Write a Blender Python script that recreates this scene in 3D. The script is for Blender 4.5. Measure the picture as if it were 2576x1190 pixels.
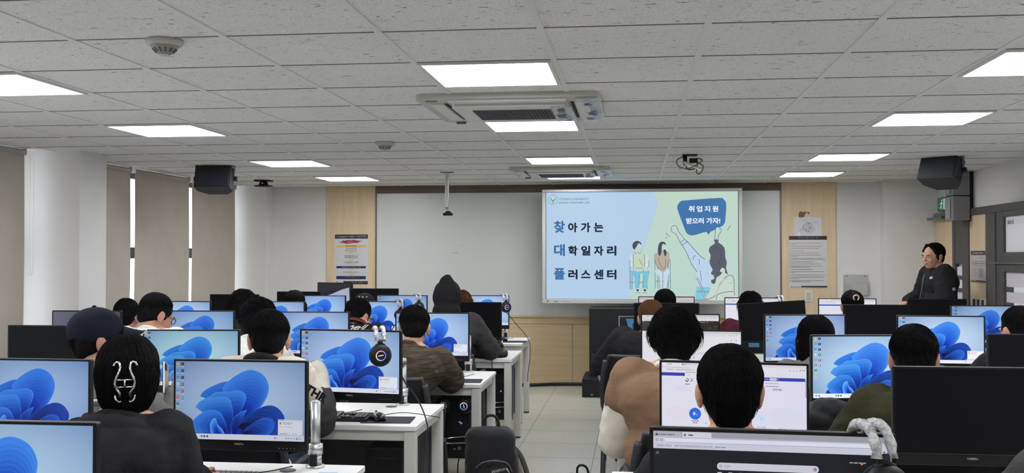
import bpy, bmesh, math, random
from mathutils import Vector, Matrix, noise
from mathutils.geometry import tessellate_polygon
from mathutils.bvhtree import BVHTree
random.seed(7)
PI = math.pi
SC = bpy.context.scene
COL = SC.collection
for o in list(bpy.data.objects):
    bpy.data.objects.remove(o)

# ---------------------------------------------------------------- camera
EYE = 1.515
YAW, PITCH, ROLL = 0.1185, 0.0187, -0.0005
FPX = 2609.4                       # focal length in pixels of a 2576 wide picture
def camera_axes():
    cy, sy, cp, sp = math.cos(YAW), math.sin(YAW), math.cos(PITCH), math.sin(PITCH)
    fw = Vector((-sy*cp, cy*cp, sp)); rt = Vector((cy, sy, 0)); up = rt.cross(fw)
    return rt*math.cos(ROLL)+up*math.sin(ROLL), up*math.cos(ROLL)-rt*math.sin(ROLL), fw
rt, up, fw = camera_axes()
cam = bpy.data.cameras.new('camera')
cam.sensor_width = 36; cam.lens = FPX*36/2576; cam.clip_start = .05; cam.clip_end = 100
cam_ob = bpy.data.objects.new('camera', cam); COL.objects.link(cam_ob)
cam_ob.matrix_world = Matrix(((rt.x, up.x, -fw.x, 0), (rt.y, up.y, -fw.y, 0), (rt.z, up.z, -fw.z, EYE), (0, 0, 0, 1)))
SC.camera = cam_ob

# ---------------------------------------------------------------- world and exposure
world = bpy.data.worlds.new('daylight'); SC.world = world; world.use_nodes = True
bg = world.node_tree.nodes['Background']
bg.inputs[0].default_value = (.86, .92, 1, 1); bg.inputs[1].default_value = 2.6
SC.view_settings.view_transform = 'Standard'; SC.view_settings.look = 'None'
SC.view_settings.exposure = 0.0; SC.view_settings.gamma = 1.0
SC.view_settings.use_curve_mapping = False
LAMP = 20.5                         # radiance of the ceiling panels

# ---------------------------------------------------------------- helpers
def lin(c):
    def f(v):
        v /= 255.0
        return v/12.92 if v <= .04045 else ((v+.055)/1.055)**2.4
    return (f(c[0]), f(c[1]), f(c[2]), 1.0)

class MB:
    """collects shapes; build() links them as ONE mesh object"""
    def __init__(s): s.v = []; s.f = []; s.sm = []; s.c = []; s.usec = False; s.M = Matrix.Identity(4)
    def add(s, vs, fs, smooth=False, cols=None):
        b = len(s.v); M = s.M
        s.v += [M @ Vector(v) for v in vs]
        s.f += [tuple(b+i for i in f) for f in fs]
        s.sm += [smooth]*len(fs)
        if cols is None: s.c += [(1, 1, 1, 1)]*len(vs)
        else: s.c += cols; s.usec = True
    def box(s, c, d, R=None):
        x, y, z = d[0]/2, d[1]/2, d[2]/2
        vs = [Vector((a*x, b*y, e*z)) for a in (-1, 1) for b in (-1, 1) for e in (-1, 1)]
        if R: vs = [R @ v for v in vs]
        c = Vector(c)
        s.add([v+c for v in vs], [(0, 1, 3, 2), (4, 6, 7, 5), (0, 4, 5, 1), (2, 3, 7, 6), (0, 2, 6, 4), (1, 5, 7, 3)])
    def rbox(s, c, d, r=.004, seg=2, R=None):
        bm = bmesh.new(); bmesh.ops.create_cube(bm, size=1)
        for v in bm.verts: v.co = Vector((v.co.x*d[0], v.co.y*d[1], v.co.z*d[2]))
        bmesh.ops.bevel(bm, geom=bm.edges[:], offset=min(r, min(d)*.49), segments=seg, affect='EDGES', profile=.5)
        bm.verts.index_update(); c = Vector(c)
        vs = [((R @ v.co) if R else v.co)+c for v in bm.verts]
        s.add(vs, [[v.index for v in f.verts] for f in bm.faces], False); bm.free()
    def tube(s, pts, r, seg=8, closed=False, smooth=True, cap=True):
        pts = [Vector(p) for p in pts]; n = len(pts)
        rr = r if isinstance(r, (list, tuple)) else [r]*n
        T = []
        for i in range(n):
            a = pts[(i-1) % n] if (closed or i > 0) else pts[i]
            b = pts[(i+1) % n] if (closed or i < n-1) else pts[i]
            t = b-a
            T.append(t.normalized() if t.length > 1e-9 else Vector((0, 0, 1)))
        N = T[0].orthogonal().normalized(); vs = []
        for i in range(n):
            N = N-T[i]*N.dot(T[i]); N = N.normalized() if N.length > 1e-6 else T[i].orthogonal().normalized()
            B = T[i].cross(N)
            for k in range(seg):
                a = 2*PI*k/seg
                vs.append(pts[i]+(N*math.cos(a)+B*math.sin(a))*rr[i])
        fs = []
        for i in range(n if closed else n-1):
            j = (i+1) % n
            for k in range(seg):
                k2 = (k+1) % seg
                fs.append((i*seg+k, i*seg+k2, j*seg+k2, j*seg+k))
        if cap and not closed:
            fs.append(tuple(range(seg))[::-1]); fs.append(tuple((n-1)*seg+k for k in range(seg)))
        s.add(vs, fs, smooth)
    def cyl(s, a, b, r, r2=None, seg=20, smooth=True):
        s.tube([a, b], [r, r if r2 is None else r2], seg, smooth=smooth)
    def lathe(s, prof, M=None, seg=28, smooth=True):
        vs = []; fs = []; n = len(prof)
        for (r, z) in prof:
            for k in range(seg):
                a = 2*PI*k/seg; v = Vector((r*math.cos(a), r*math.sin(a), z)); vs.append(M @ v if M else v)
        for i in range(n-1):
            for k in range(seg):
                k2 = (k+1) % seg; fs.append((i*seg+k, i*seg+k2, (i+1)*seg+k2, (i+1)*seg+k))
        fs.append(tuple(range(seg))[::-1]); fs.append(tuple((n-1)*seg+k for k in range(seg)))
        s.add(vs, fs, smooth)
    def ell(s, c, r, R=None, seg=20, rings=12):
        c = Vector(c); vs = [Vector((0, 0, 1))]
        for i in range(1, rings):
            t = PI*i/rings
            for k in range(seg):
                a = 2*PI*k/seg; vs.append(Vector((math.sin(t)*math.cos(a), math.sin(t)*math.sin(a), math.cos(t))))
        vs.append(Vector((0, 0, -1))); fs = []
        for k in range(seg):
            k2 = (k+1) % seg; fs.append((0, 1+k, 1+k2))
            for i in range(rings-2): fs.append((1+i*seg+k, 1+(i+1)*seg+k, 1+(i+1)*seg+k2, 1+i*seg+k2))
            b = 1+(rings-2)*seg; fs.append((b+k, len(vs)-1, b+k2))
        if not isinstance(r, (tuple, list)): r = (r, r, r)
        vs = [Vector((v.x*r[0], v.y*r[1], v.z*r[2])) for v in vs]
        if R: vs = [R @ v for v in vs]
        s.add([v+c for v in vs], fs, True)
    def cap(s, a, b, ra, rb, seg=14):
        """tapered capsule"""
        a = Vector(a); b = Vector(b); d = b-a; L = d.length
        if L < 1e-6: s.ell(a, ra); return
        t = d/L; pts = []; rr = []
        for i in range(5):
            q = PI/2*i/5; pts.append(a-t*ra*math.cos(q)); rr.append(max(ra*math.sin(q), ra*.06))
        for i in range(4): pts.append(a+d*(i/3)); rr.append(ra+(rb-ra)*i/3)
        for i in range(1, 6):
            q = PI/2*i/5; pts.append(b+t*rb*math.sin(q)); rr.append(max(rb*math.cos(q), rb*.06))
        s.tube(pts, rr, seg)
    def prism(s, out, z0, z1, smooth=False):
        """outline in local XY extruded from z0 to z1"""
        n = len(out); vs = [Vector((p[0], p[1], z0)) for p in out]+[Vector((p[0], p[1], z1)) for p in out]
        tri = tessellate_polygon([[Vector((p[0], p[1], 0)) for p in out]])
        fs = [tuple(t)[::-1] for t in tri]+[tuple(i+n for i in t) for t in tri]
        s.add(vs, fs)
        b = len(s.v)-2*n
        s.f += [(b+i, b+(i+1) % n, b+n+(i+1) % n, b+n+i) for i in range(n)]; s.sm += [smooth]*n
    def grid(s, P, smooth=True, cols=None):
        """P: rows of points"""
        h, w = len(P), len(P[0])
        s.add([p for r in P for p in r], [(i*w+j, i*w+j+1, (i+1)*w+j+1, (i+1)*w+j) for i in range(h-1) for j in range(w-1)], smooth,
              [c for r in cols for c in r] if cols else None)
    def mesh(s, name, m=None):
        me = bpy.data.meshes.new(name); me.from_pydata([tuple(v) for v in s.v], [], s.f)
        me.polygons.foreach_set('use_smooth', s.sm)
        if s.usec:
            at = me.color_attributes.new('Col', 'FLOAT_COLOR', 'POINT')
            at.data.foreach_set('color', [x for c in s.c for x in c])
        if m: me.materials.append(m)
        me.update(); return me
    def build(s, name, m, parent=None, loc=None):
        return link(name, s.mesh(name, m), parent, loc)

def fix_normals(me):
    bm = bmesh.new(); bm.from_mesh(me); bmesh.ops.recalc_face_normals(bm, faces=bm.faces[:]); bm.to_mesh(me); bm.free()
def link(name, me, parent=None, loc=None):
    if me.name != name: me.name = name
    o = bpy.data.objects.new(name, me); COL.objects.link(o)
    if parent: o.parent = parent
    if loc: o.location = loc
    return o
def tag(o, label=None, cat=None, group=None, kind=None):
    if label: o['label'] = label
    if cat: o['category'] = cat
    if group: o['group'] = group
    if kind: o['kind'] = kind
    return o
def thing(name, label, cat, loc=(0, 0, 0), rz=0, group=None):
    o = bpy.data.objects.new(name, None); o.empty_display_size = .1; COL.objects.link(o)
    o.location = loc; o.rotation_euler = (0, 0, rz)
    return tag(o, label, cat, group)
def struct(name, mb, m, parent=None):
    o = mb.build(name, m, parent); o['kind'] = 'structure'; return o
def dup(root, loc=None, rz=None, label=None, group=None, parent=None):
    c = root.copy(); COL.objects.link(c)
    if parent: c.parent = parent
    if loc is not None: c.location = loc
    if rz is not None: c.rotation_euler = (0, 0, rz)
    if label: c['label'] = label
    if group: c['group'] = group
    for ch in KIDS.get(root.name, root.children): dup(ch, parent=c)
    return c
KIDS = {}
def rrect(w, h, r, n=5, cx=0, cy=0):
    out = []
    for (sx, sy, a0) in ((1, 1, 0), (-1, 1, 90), (-1, -1, 180), (1, -1, 270)):
        for i in range(n+1):
            a = math.radians(a0+90*i/n); out.append((cx+sx*(w/2-r)+r*math.cos(a), cy+sy*(h/2-r)+r*math.sin(a)))
    return out
def smooth_pts(p, closed=True, k=6):
    n = len(p); out = []
    for i in range(n if closed else n-1):
        g = lambda j: p[j % n] if closed else p[min(max(j, 0), n-1)]
        p0, p1, p2, p3 = g(i-1), g(i), g(i+1), g(i+2)
        for t in range(k):
            t /= k
            out.append(tuple(.5*((2*p1[d])+(-p0[d]+p2[d])*t+(2*p0[d]-5*p1[d]+4*p2[d]-p3[d])*t*t+(-p0[d]+3*p1[d]-3*p2[d]+p3[d])*t**3) for d in range(len(p1))))
    if not closed: out.append(tuple(p[-1]))
    return out
XZ = Matrix(((1, 0, 0, 0), (0, 0, -1, 0), (0, 1, 0, 0), (0, 0, 0, 1)))      # local XY drawn on a wall facing -Y (z comes forward)
def frame(o, x, y):
    """matrix whose columns are x, y, x*y at origin o"""
    x = Vector(x).normalized(); z = x.cross(Vector(y)).normalized(); y = z.cross(x)
    return Matrix(((x.x, y.x, z.x, o[0]), (x.y, y.y, z.y, o[1]), (x.z, y.z, z.z, o[2]), (0, 0, 0, 1)))

_TXT = {}
def text_mesh(s, bold=0.0):
    """(verts2d, faces) of a string at size 1, baseline 0, left 0"""
    key = (s, bold)
    if key in _TXT: return _TXT[key]
    c = bpy.data.curves.new('lettering', 'FONT'); c.body = s; c.size = 1; c.offset = bold; c.resolution_u = 3
    o = bpy.data.objects.new('lettering', c); COL.objects.link(o)
    me = bpy.data.meshes.new_from_object(o.evaluated_get(bpy.context.evaluated_depsgraph_get()))
    r = ([(v.co.x, v.co.y) for v in me.vertices], [tuple(p.vertices) for p in me.polygons])
    bpy.data.meshes.remove(me); bpy.data.objects.remove(o); bpy.data.curves.remove(c)
    _TXT[key] = r; return r

class Draw:
    """flat printed or displayed artwork: layers of coloured shapes, y down, in its own units"""
    def __init__(s, w, h, W, H, lift=.00012):
        s.mb = MB(); s.w, s.h, s.W, s.H = w, h, W, H; s.k = 0; s.lift = lift
    def P(s, x, y): return (x/s.w*s.W-s.W/2, s.H/2-y/s.h*s.H, s.k*s.lift)
    def _add(s, pts, fs, cols): s.mb.add([s.P(*p) for p in pts], fs, False, cols)
    def fill(s, pts, c, smooth=0):
        if smooth: pts = smooth_pts(pts, True, smooth)
        s.k += 1
        tri = tessellate_polygon([[Vector((p[0], p[1], 0)) for p in pts]])
        tt = []
        for t in tri:
            a, b, d = (pts[i] for i in t)
            cr = (b[0]-a[0])*(d[1]-a[1])-(b[1]-a[1])*(d[0]-a[0])
            tt.append(tuple(t) if cr < 0 else tuple(t)[::-1])
        s._add(pts, tt, [lin(c)]*len(pts))
    def rect(s, x0, y0, x1, y1, c, r=0):
        if r: s.fill([((x0+x1)/2+p[0], (y0+y1)/2+p[1]) for p in rrect(x1-x0, y1-y0, r)], c)
        else:
            s.k += 1; s._add([(x0, y0), (x0, y1), (x1, y1), (x1, y0)], [(0, 1, 2, 3)], [lin(c)]*4)
    def circ(s, x, y, r, c, ry=None, n=24):
        s.fill([(x+r*math.cos(2*PI*i/n), y+(ry or r)*math.sin(2*PI*i/n)) for i in range(n)], c)
    def ring(s, x, y, r, w, c, n=28):
        s.line([(x+r*math.cos(2*PI*i/n), y+r*math.sin(2*PI*i/n)) for i in range(n+1)], w, c)
    def line(s, pts, w, c, smooth=0):
        if smooth: pts = smooth_pts(pts, False, smooth)
        s.k += 1; vs = []; n = len(pts)
        for i, p in enumerate(pts):
            a, b = pts[max(i-1, 0)], pts[min(i+1, n-1)]
            dx, dy = b[0]-a[0], b[1]-a[1]; L = math.hypot(dx, dy) or 1
            vs += [(p[0]-dy/L*w/2, p[1]+dx/L*w/2), (p[0]+dy/L*w/2, p[1]-dx/L*w/2)]
        s._add(vs, [(2*i, 2*i+2, 2*i+3, 2*i+1) for i in range(n-1)], [lin(c)]*len(vs))
    def gradient(s, x0, y0, x1, y1, fn, nx=10, ny=6):
        s.k += 1; pts = []; cols = []
        for j in range(ny+1):
            for i in range(nx+1):
                u, v = i/nx, j/ny; pts.append((x0+(x1-x0)*u, y0+(y1-y0)*v)); cols.append(lin(fn(u, v)))
        w = nx+1
        s._add(pts, [(j*w+i, (j+1)*w+i, (j+1)*w+i+1, j*w+i+1) for j in range(ny) for i in range(nx)], cols)
    def fan(s, B, pts, c_out, c_in, steps=3):
        """petal shaded from its root B out to its rim"""
        s.k += 1; n = len(pts); vs = [B]; cols = [lin(c_in)]; fs = []
        for k in range(1, steps+1):
            t = k/steps
            for p in pts:
                vs.append((B[0]+(p[0]-B[0])*t, B[1]+(p[1]-B[1])*t))
                e = t*t; cols.append(lin(tuple(c_in[d]+(c_out[d]-c_in[d])*e for d in range(3))))
        for i in range(n-1):
            fs.append((0, 1+i, 2+i))
            for k in range(steps-1): fs.append((1+k*n+i, 1+(k+1)*n+i, 2+(k+1)*n+i, 2+k*n+i))
        ff = []
        for f in fs:
            a, b, d = (vs[i] for i in f[:3])
            ff.append(f if (b[0]-a[0])*(d[1]-a[1])-(b[1]-a[1])*(d[0]-a[0]) < 0 else f[::-1])
        s._add(vs, ff, cols)
    def text(s, x, y, size, t, c, bold=0.0, anchor='l', sx=1.0, slant=0.0, width=None):
        """size: height of a capital-sized letter block, y: baseline"""
        vs, fs = text_mesh(t, 0.0)
        if not vs: return
        if bold:                      # heavier strokes: the same glyphs laid a hair apart
            n = 8 if bold >= .04 else 4; rb = bold*.8; v0, f0 = vs, fs; vs, fs = list(v0), list(f0)
            for q in range(n):
                a = 2*PI*q/n; b0 = len(vs); vs += [(x_+rb*math.cos(a), y_+rb*math.sin(a)) for x_, y_ in v0]; fs += [tuple(i+b0 for i in p) for p in f0]
        x0 = min(v[0] for v in vs); x1 = max(v[0] for v in vs); k = size/.72
        if width: sx = width/((x1-x0)*k)
        off = {'l': 0, 'm': (x1-x0)/2, 'r': x1-x0}[anchor]
        s.k += 1
        s._add([(x+((v[0]-x0-off)*sx+slant*v[1])*k, y-v[1]*k) for v in vs], fs, [lin(c)]*len(vs))
    def squiggle(s, x0, x1, y, h, c, seed=0):
        """a printed line too small to read: word-length dashes"""
        rnd = random.Random(seed); x = x0; c = tuple(v+(200-v)*.25 if v < 200 else v for v in c)
        while x < x1-h:
            w = min(h*rnd.uniform(1.2, 4), x1-x); s.rect(x, y-h*.36, x+w, y+h*.36, c); x += w+h*.5
            s.k -= 1
        s.k += 1
    def build(s, name, m, parent, M):
        s.mb.v = [M @ v for v in s.mb.v]
        return s.mb.build(name, m, parent)

# ---------------------------------------------------------------- materials
def mat(name, c, rough=.6, metal=0.0, spec=.5, var=0.0, vscale=8.0, bump=0.0, bscale=60.0, stretch=(1, 1, 1), coat=0.0, sheen=0.0, alpha=None, c2=None):
    m = bpy.data.materials.new(name); m.use_nodes = True; nt = m.node_tree; b = nt.nodes['Principled BSDF']
    b.inputs['Base Color'].default_value = lin(c); b.inputs['Roughness'].default_value = rough; b.inputs['Metallic'].default_value = metal
    b.inputs['Specular IOR Level'].default_value = spec; b.inputs['Coat Weight'].default_value = coat; b.inputs['Sheen Weight'].default_value = sheen
    tc = nt.nodes.new('ShaderNodeTexCoord'); mp = nt.nodes.new('ShaderNodeMapping'); mp.inputs['Scale'].default_value = stretch
    nt.links.new(tc.outputs['Object'], mp.inputs[0])
    if var or c2:
        n = nt.nodes.new('ShaderNodeTexNoise'); n.inputs['Scale'].default_value = vscale; n.inputs['Detail'].default_value = 6
        nt.links.new(mp.outputs[0], n.inputs[0])
        r = nt.nodes.new('ShaderNodeValToRGB'); r.color_ramp.elements[0].position = .3; r.color_ramp.elements[1].position = .7
        if c2: a, d = lin(c2), lin(c)
        else: a = tuple(x*(1-var) for x in lin(c)[:3])+(1,); d = tuple(min(1, x*(1+var)) for x in lin(c)[:3])+(1,)
        r.color_ramp.elements[0].color = a; r.color_ramp.elements[1].color = d
        nt.links.new(n.outputs[0], r.inputs[0]); nt.links.new(r.outputs[0], b.inputs['Base Color'])
    if bump:
        n = nt.nodes.new('ShaderNodeTexNoise'); n.inputs['Scale'].default_value = bscale; n.inputs['Detail'].default_value = 4
        nt.links.new(mp.outputs[0], n.inputs[0])
        q = nt.nodes.new('ShaderNodeBump'); q.inputs['Strength'].default_value = bump; q.inputs['Distance'].default_value = .01
        nt.links.new(n.outputs[0], q.inputs['Height']); nt.links.new(q.outputs[0], b.inputs['Normal'])
    if alpha is not None: b.inputs['Alpha'].default_value = alpha
    return m
def emit(name, c, s):
    m = bpy.data.materials.new(name); m.use_nodes = True; nt = m.node_tree; b = nt.nodes['Principled BSDF']
    b.inputs['Base Color'].default_value = lin(c); b.inputs['Emission Color'].default_value = lin(c); b.inputs['Emission Strength'].default_value = s
    return m
def mat_print(name, glow=False, rough=.5):
    """colours come from the printed / displayed artwork itself"""
    m = bpy.data.materials.new(name); m.use_nodes = True; nt = m.node_tree; b = nt.nodes['Principled BSDF']
    a = nt.nodes.new('ShaderNodeVertexColor'); a.layer_name = 'Col'; b.inputs['Roughness'].default_value = rough
    if glow:
        i = nt.nodes.new('ShaderNodeObjectInfo'); x = nt.nodes.new('ShaderNodeMix'); x.data_type = 'RGBA'; x.blend_type = 'MULTIPLY'
        x.inputs[0].default_value = 1; nt.links.new(a.outputs[0], x.inputs[6]); nt.links.new(i.outputs['Color'], x.inputs[7])
        b.inputs['Base Color'].default_value = (.01, .01, .012, 1); b.inputs['Specular IOR Level'].default_value = .15
        nt.links.new(x.outputs[2], b.inputs['Emission Color']); b.inputs['Emission Strength'].default_value = 1.0
    else: nt.links.new(a.outputs[0], b.inputs['Base Color'])
    return m
M = {}
M['wall'] = mat('painted_plaster', (224, 222, 218), .85, var=.03, vscale=3, bump=.05, bscale=120)
M['blind'] = mat('roller_blind_cloth', (186, 177, 166), .9, var=.05, vscale=4, bump=.08, bscale=400)
M['wood'] = mat('pale_oak_veneer', (222, 200, 166), .5, vscale=3, c2=(208, 184, 148), stretch=(6, 6, .6))
M['wood_h'] = mat('pale_oak_panel', (214, 190, 152), .45, vscale=3, c2=(200, 174, 134), stretch=(.6, 6, 8))
M['trim'] = mat('dark_oak_trim', (112, 98, 84), .6, vscale=4, c2=(92, 80, 68), stretch=(.5, 6, 8))
M['board'] = mat('grey_glass_board', (206, 210, 206), .28, var=.02, vscale=1.5, spec=.4)
M['grey_paint'] = mat('dark_grey_door_paint', (74, 72, 70), .55, var=.08, vscale=14, bump=.05)
M['black'] = mat('black_plastic', (24, 25, 28), .5, spec=.35, bump=.03, bscale=300)
M['screen_off'] = mat('switched_off_panel', (13, 14, 17), .5, spec=.14)
M['bezel'] = mat('monitor_bezel', (17, 17, 20), .45, spec=.3)
M['soft_black'] = mat('black_cloth', (26, 27, 30), .95, bump=.3, bscale=160, var=.2, vscale=30, sheen=.1)
M['silver'] = mat('brushed_aluminium', (196, 198, 200), .38, .85, var=.04, vscale=20)
M['chrome'] = mat('chrome', (225, 225, 228), .12, 1.0)
M['white_top'] = mat('white_laminate', (232, 231, 228), .4, var=.015, vscale=5)
M['white_leg'] = mat('white_powder_coat', (206, 205, 200), .5, var=.03, vscale=9)
M['panel_grey'] = mat('grey_modesty_panel', (96, 97, 100), .7, bump=.05)
M['white_plastic'] = mat('white_plastic', (214, 213, 208), .45)
M['aged_white'] = mat('aged_white_plastic', (186, 184, 176), .5, var=.05)
M['tv_frame'] = mat('light_grey_tv_frame', (196, 196, 193), .35, .2)
M['grille'] = mat('dark_grille', (96, 98, 108), .6, var=.25, vscale=160)
M['steel_grey'] = mat('grey_metal', (120, 122, 124), .4, .7)
M['print'] = mat_print('printed_paper')
M['glow'] = mat_print('lit_display', True, .35)
M['glass'] = bpy.data.materials.new('clear_glass'); M['glass'].use_nodes = True
_b = M['glass'].node_tree.nodes['Principled BSDF']; _b.inputs['Transmission Weight'].default_value = 1; _b.inputs['Roughness'].default_value = 0; _b.inputs['IOR'].default_value = 1.45
M['film'] = mat('clear_plastic_film', (232, 234, 236), .12, spec=.9, alpha=.55, bump=.6, bscale=50)
M['lamp'] = emit('lit_panel', (248, 250, 255), LAMP)
M['led_blue'] = emit('blue_led', (60, 120, 255), 1.5)
# ---------------------------------------------------------------- the room
XL, XR, YB, YW, HC = -4.95, 3.345, -2.6, 12.25, 2.358
TY0, TD, TX0, TW = 3.80, .620, -.957, .61      # ceiling grid: first cross joint, depth of a tile, a bar, width of a tile

def ceiling_mat():
    m = bpy.data.materials.new('fissured_ceiling_tile'); m.use_nodes = True; nt = m.node_tree; b = nt.nodes['Principled BSDF']
    b.inputs['Roughness'].default_value = .95; b.inputs['Specular IOR Level'].default_value = .1
    tc = nt.nodes.new('ShaderNodeTexCoord')
    def noise_at(scale, sx, sy, det, dist=0):
        mp = nt.nodes.new('ShaderNodeMapping'); mp.inputs['Scale'].default_value = (sx, sy, 1); nt.links.new(tc.outputs['Object'], mp.inputs[0])
        n = nt.nodes.new('ShaderNodeTexNoise'); n.inputs['Scale'].default_value = scale; n.inputs['Detail'].default_value = det; n.inputs['Distortion'].default_value = dist
        nt.links.new(mp.outputs[0], n.inputs[0]); return n
    def ramp(n, p0, p1, c0, c1):
        r = nt.nodes.new('ShaderNodeValToRGB'); e = r.color_ramp.elements; e[0].position = p0; e[1].position = p1
        e[0].color = c0; e[1].color = c1; nt.links.new(n.outputs[0], r.inputs[0]); return r
    a = ramp(noise_at(1, 24, 66, 2, .8), .66, .71, (1, 1, 1, 1), (.32, .31, .3, 1))       # long fissures
    p = ramp(noise_at(160, 1, 1, 2), .36, .5, (.80, .79, .78, 1), (1, 1, 1, 1))             # pin holes
    w = ramp(noise_at(.6, 1, 1, 3), .3, .7, lin((228, 228, 225)), lin((236, 236, 233)))
    x = nt.nodes.new('ShaderNodeMix'); x.data_type = 'RGBA'; x.blend_type = 'MULTIPLY'; x.inputs[0].default_value = 1
    y = nt.nodes.new('ShaderNodeMix'); y.data_type = 'RGBA'; y.blend_type = 'MULTIPLY'; y.inputs[0].default_value = 1
    nt.links.new(a.outputs[0], x.inputs[6]); nt.links.new(p.outputs[0], x.inputs[7])
    nt.links.new(x.outputs[2], y.inputs[6]); nt.links.new(w.outputs[0], y.inputs[7]); nt.links.new(y.outputs[2], b.inputs['Base Color'])
    q = nt.nodes.new('ShaderNodeBump'); q.inputs['Strength'].default_value = .35; q.inputs['Distance'].default_value = .004
    nt.links.new(x.outputs[2], q.inputs['Height']); nt.links.new(q.outputs[0], b.inputs['Normal'])
    return m
def floor_mat():
    m = bpy.data.materials.new('speckled_floor_tile'); m.use_nodes = True; nt = m.node_tree; b = nt.nodes['Principled BSDF']
    b.inputs['Roughness'].default_value = .32; b.inputs['Specular IOR Level'].default_value = .45
    tc = nt.nodes.new('ShaderNodeTexCoord')
    n = nt.nodes.new('ShaderNodeTexNoise'); n.inputs['Scale'].default_value = 90; n.inputs['Detail'].default_value = 3; nt.links.new(tc.outputs['Object'], n.inputs[0])
    r = nt.nodes.new('ShaderNodeValToRGB'); e = r.color_ramp.elements
    e[0].position = .3; e[0].color = lin((150, 146, 132)); e[1].position = .62; e[1].color = lin((206, 203, 190)); nt.links.new(n.outputs[0], r.inputs[0])
    n2 = nt.nodes.new('ShaderNodeTexNoise'); n2.inputs['Scale'].default_value = 1.2; nt.links.new(tc.outputs['Object'], n2.inputs[0])
    r2 = nt.nodes.new('ShaderNodeValToRGB'); r2.color_ramp.elements[0].color = (.82, .82, .8, 1); nt.links.new(n2.outputs[0], r2.inputs[0])
    x = nt.nodes.new('ShaderNodeMix'); x.data_type = 'RGBA'; x.blend_type = 'MULTIPLY'; x.inputs[0].default_value = 1
    nt.links.new(r.outputs[0], x.inputs[6]); nt.links.new(r2.outputs[0], x.inputs[7]); nt.links.new(x.outputs[2], b.inputs['Base Color'])
    nt.links.new(n2.outputs[0], b.inputs['Roughness']) if False else None
    return m
b = MB(); b.box(((XL+XR)/2, (YB+YW)/2, -.05), (XR-XL+.4, YW-YB+.4, .1)); flo = struct('floor', b, floor_mat())
b = MB()
for k in range(-7, 8):
    x = -.317+.6*k
    if XL < x < XR: b.box((x, (YB+YW)/2, .0003), (.0035, YW-YB, .0006))
for k in range(25):
    y = -2.4+.6*k
    b.box(((XL+XR)/2, y, .0003), (XR-XL, .0014, .0006))
struct('floor_joint', b, mat('floor_joint', (92, 90, 84), .8), flo)
b = MB(); b.box(((XL+XR)/2, (YB+YW)/2, HC+.03), (XR-XL+.4, YW-YB+.4, .06)); cei = struct('ceiling', b, ceiling_mat())
bars = [TX0+TW*k for k in range(-6, 8) if XL < TX0+TW*k < XR]
b = MB()
for x in bars: b.box((x, (YB+YW)/2, HC-.0015), (.026, YW-YB, .005))
struct('ceiling_bar', b, mat('ceiling_bar_paint', (222, 223, 222), .5), cei)
b = MB(); b2 = MB()
xs = [XL]+bars+[XR]
for k in range(-10, 14):
    y = TY0+TD*k
    if not (YB < y < YW): continue
    for a, d in zip(xs, xs[1:]):
        b.box(((a+d)/2, y, HC-.0006), (d-a-.026, .005, .002)); b2.box(((a+d)/2, y+.006, HC-.0008), (d-a-.026, .006, .003))
struct('ceiling_joint', b, mat('dark_ceiling_joint', (88, 87, 84), .9), cei)  # dark strips along the butt joints between tiles
struct('ceiling_lip', b2, mat('ceiling_tile_lip', (196, 195, 191), .9), cei)

# walls
b = MB(); b.box(((-4.90+XR+.2)/2, YW+.1, HC/2), (XR+.2+4.90, .2, HC)); struct('wall_front', b, M['wall'])
b = MB(); b.box(((XL+XR)/2, YB-.1, HC/2), (XR-XL+.4, .2, HC)); struct('wall_back', b, M['wall'])
b = MB(); b.box((XR+.1, (YB+YW)/2, HC/2), (.2, YW-YB, HC)); struct('wall_right', b, M['wall'])
SILL, WTOP = .55, 2.345
b = MB()
b.box((XL-.1, (YB+3.4)/2, HC/2), (.2, 3.4-YB, HC)); b.box((XL-.1, (3.4+YW)/2, SILL/2), (.2, YW-3.4, SILL))
b.box((XL-.1, (3.4+YW)/2, (WTOP+HC)/2), (.2, YW-3.4, HC-WTOP)); b.box((XL-.1, 8.0, HC/2), (.2, .44, HC))
struct('wall_left', b, M['wall'])
b = MB(); b.box((-4.675, 8.01, HC/2), (.55, .42, HC)); struct('wall_left_column', b, M['wall'])
b = MB(); b.box((-4.68, 12.14, HC/2), (.54, .22, HC)); struct('wall_corner_column', b, M['wall'])
b = MB(); b.box((3.07, 12.125, HC/2), (.59, .25, HC)); struct('wall_door_column', b, M['wall'])
# window frames with glass, behind the blinds
gl = mat('window_glass', (235, 240, 245), .05, alpha=.06)
for n, (y0, y1, mull) in enumerate(((3.4, 7.78, (4.5, 5.6, 6.7)), (8.22, 12.24, (9.0, 10.25, 11.45)))):
    b = MB()
    for y in (y0+.03, y1-.03)+mull: b.box((XL-.03, y, (SILL+WTOP)/2), (.06, .06, WTOP-SILL))
    for z, h in ((SILL+.03, .06), (1.547, .11), (WTOP-.03, .06)): b.box((XL-.03, (y0+y1)/2, z), (.055, y1-y0, h))
    w = struct('window_%d' % (n+1), b, mat('dark_window_frame', (52, 52, 56), .5))
    b = MB(); b.box((XL-.035, (y0+y1)/2, (SILL+WTOP)/2), (.006, y1-y0-.06, WTOP-SILL-.06)); struct('window_pane', b, gl, w)
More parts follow.
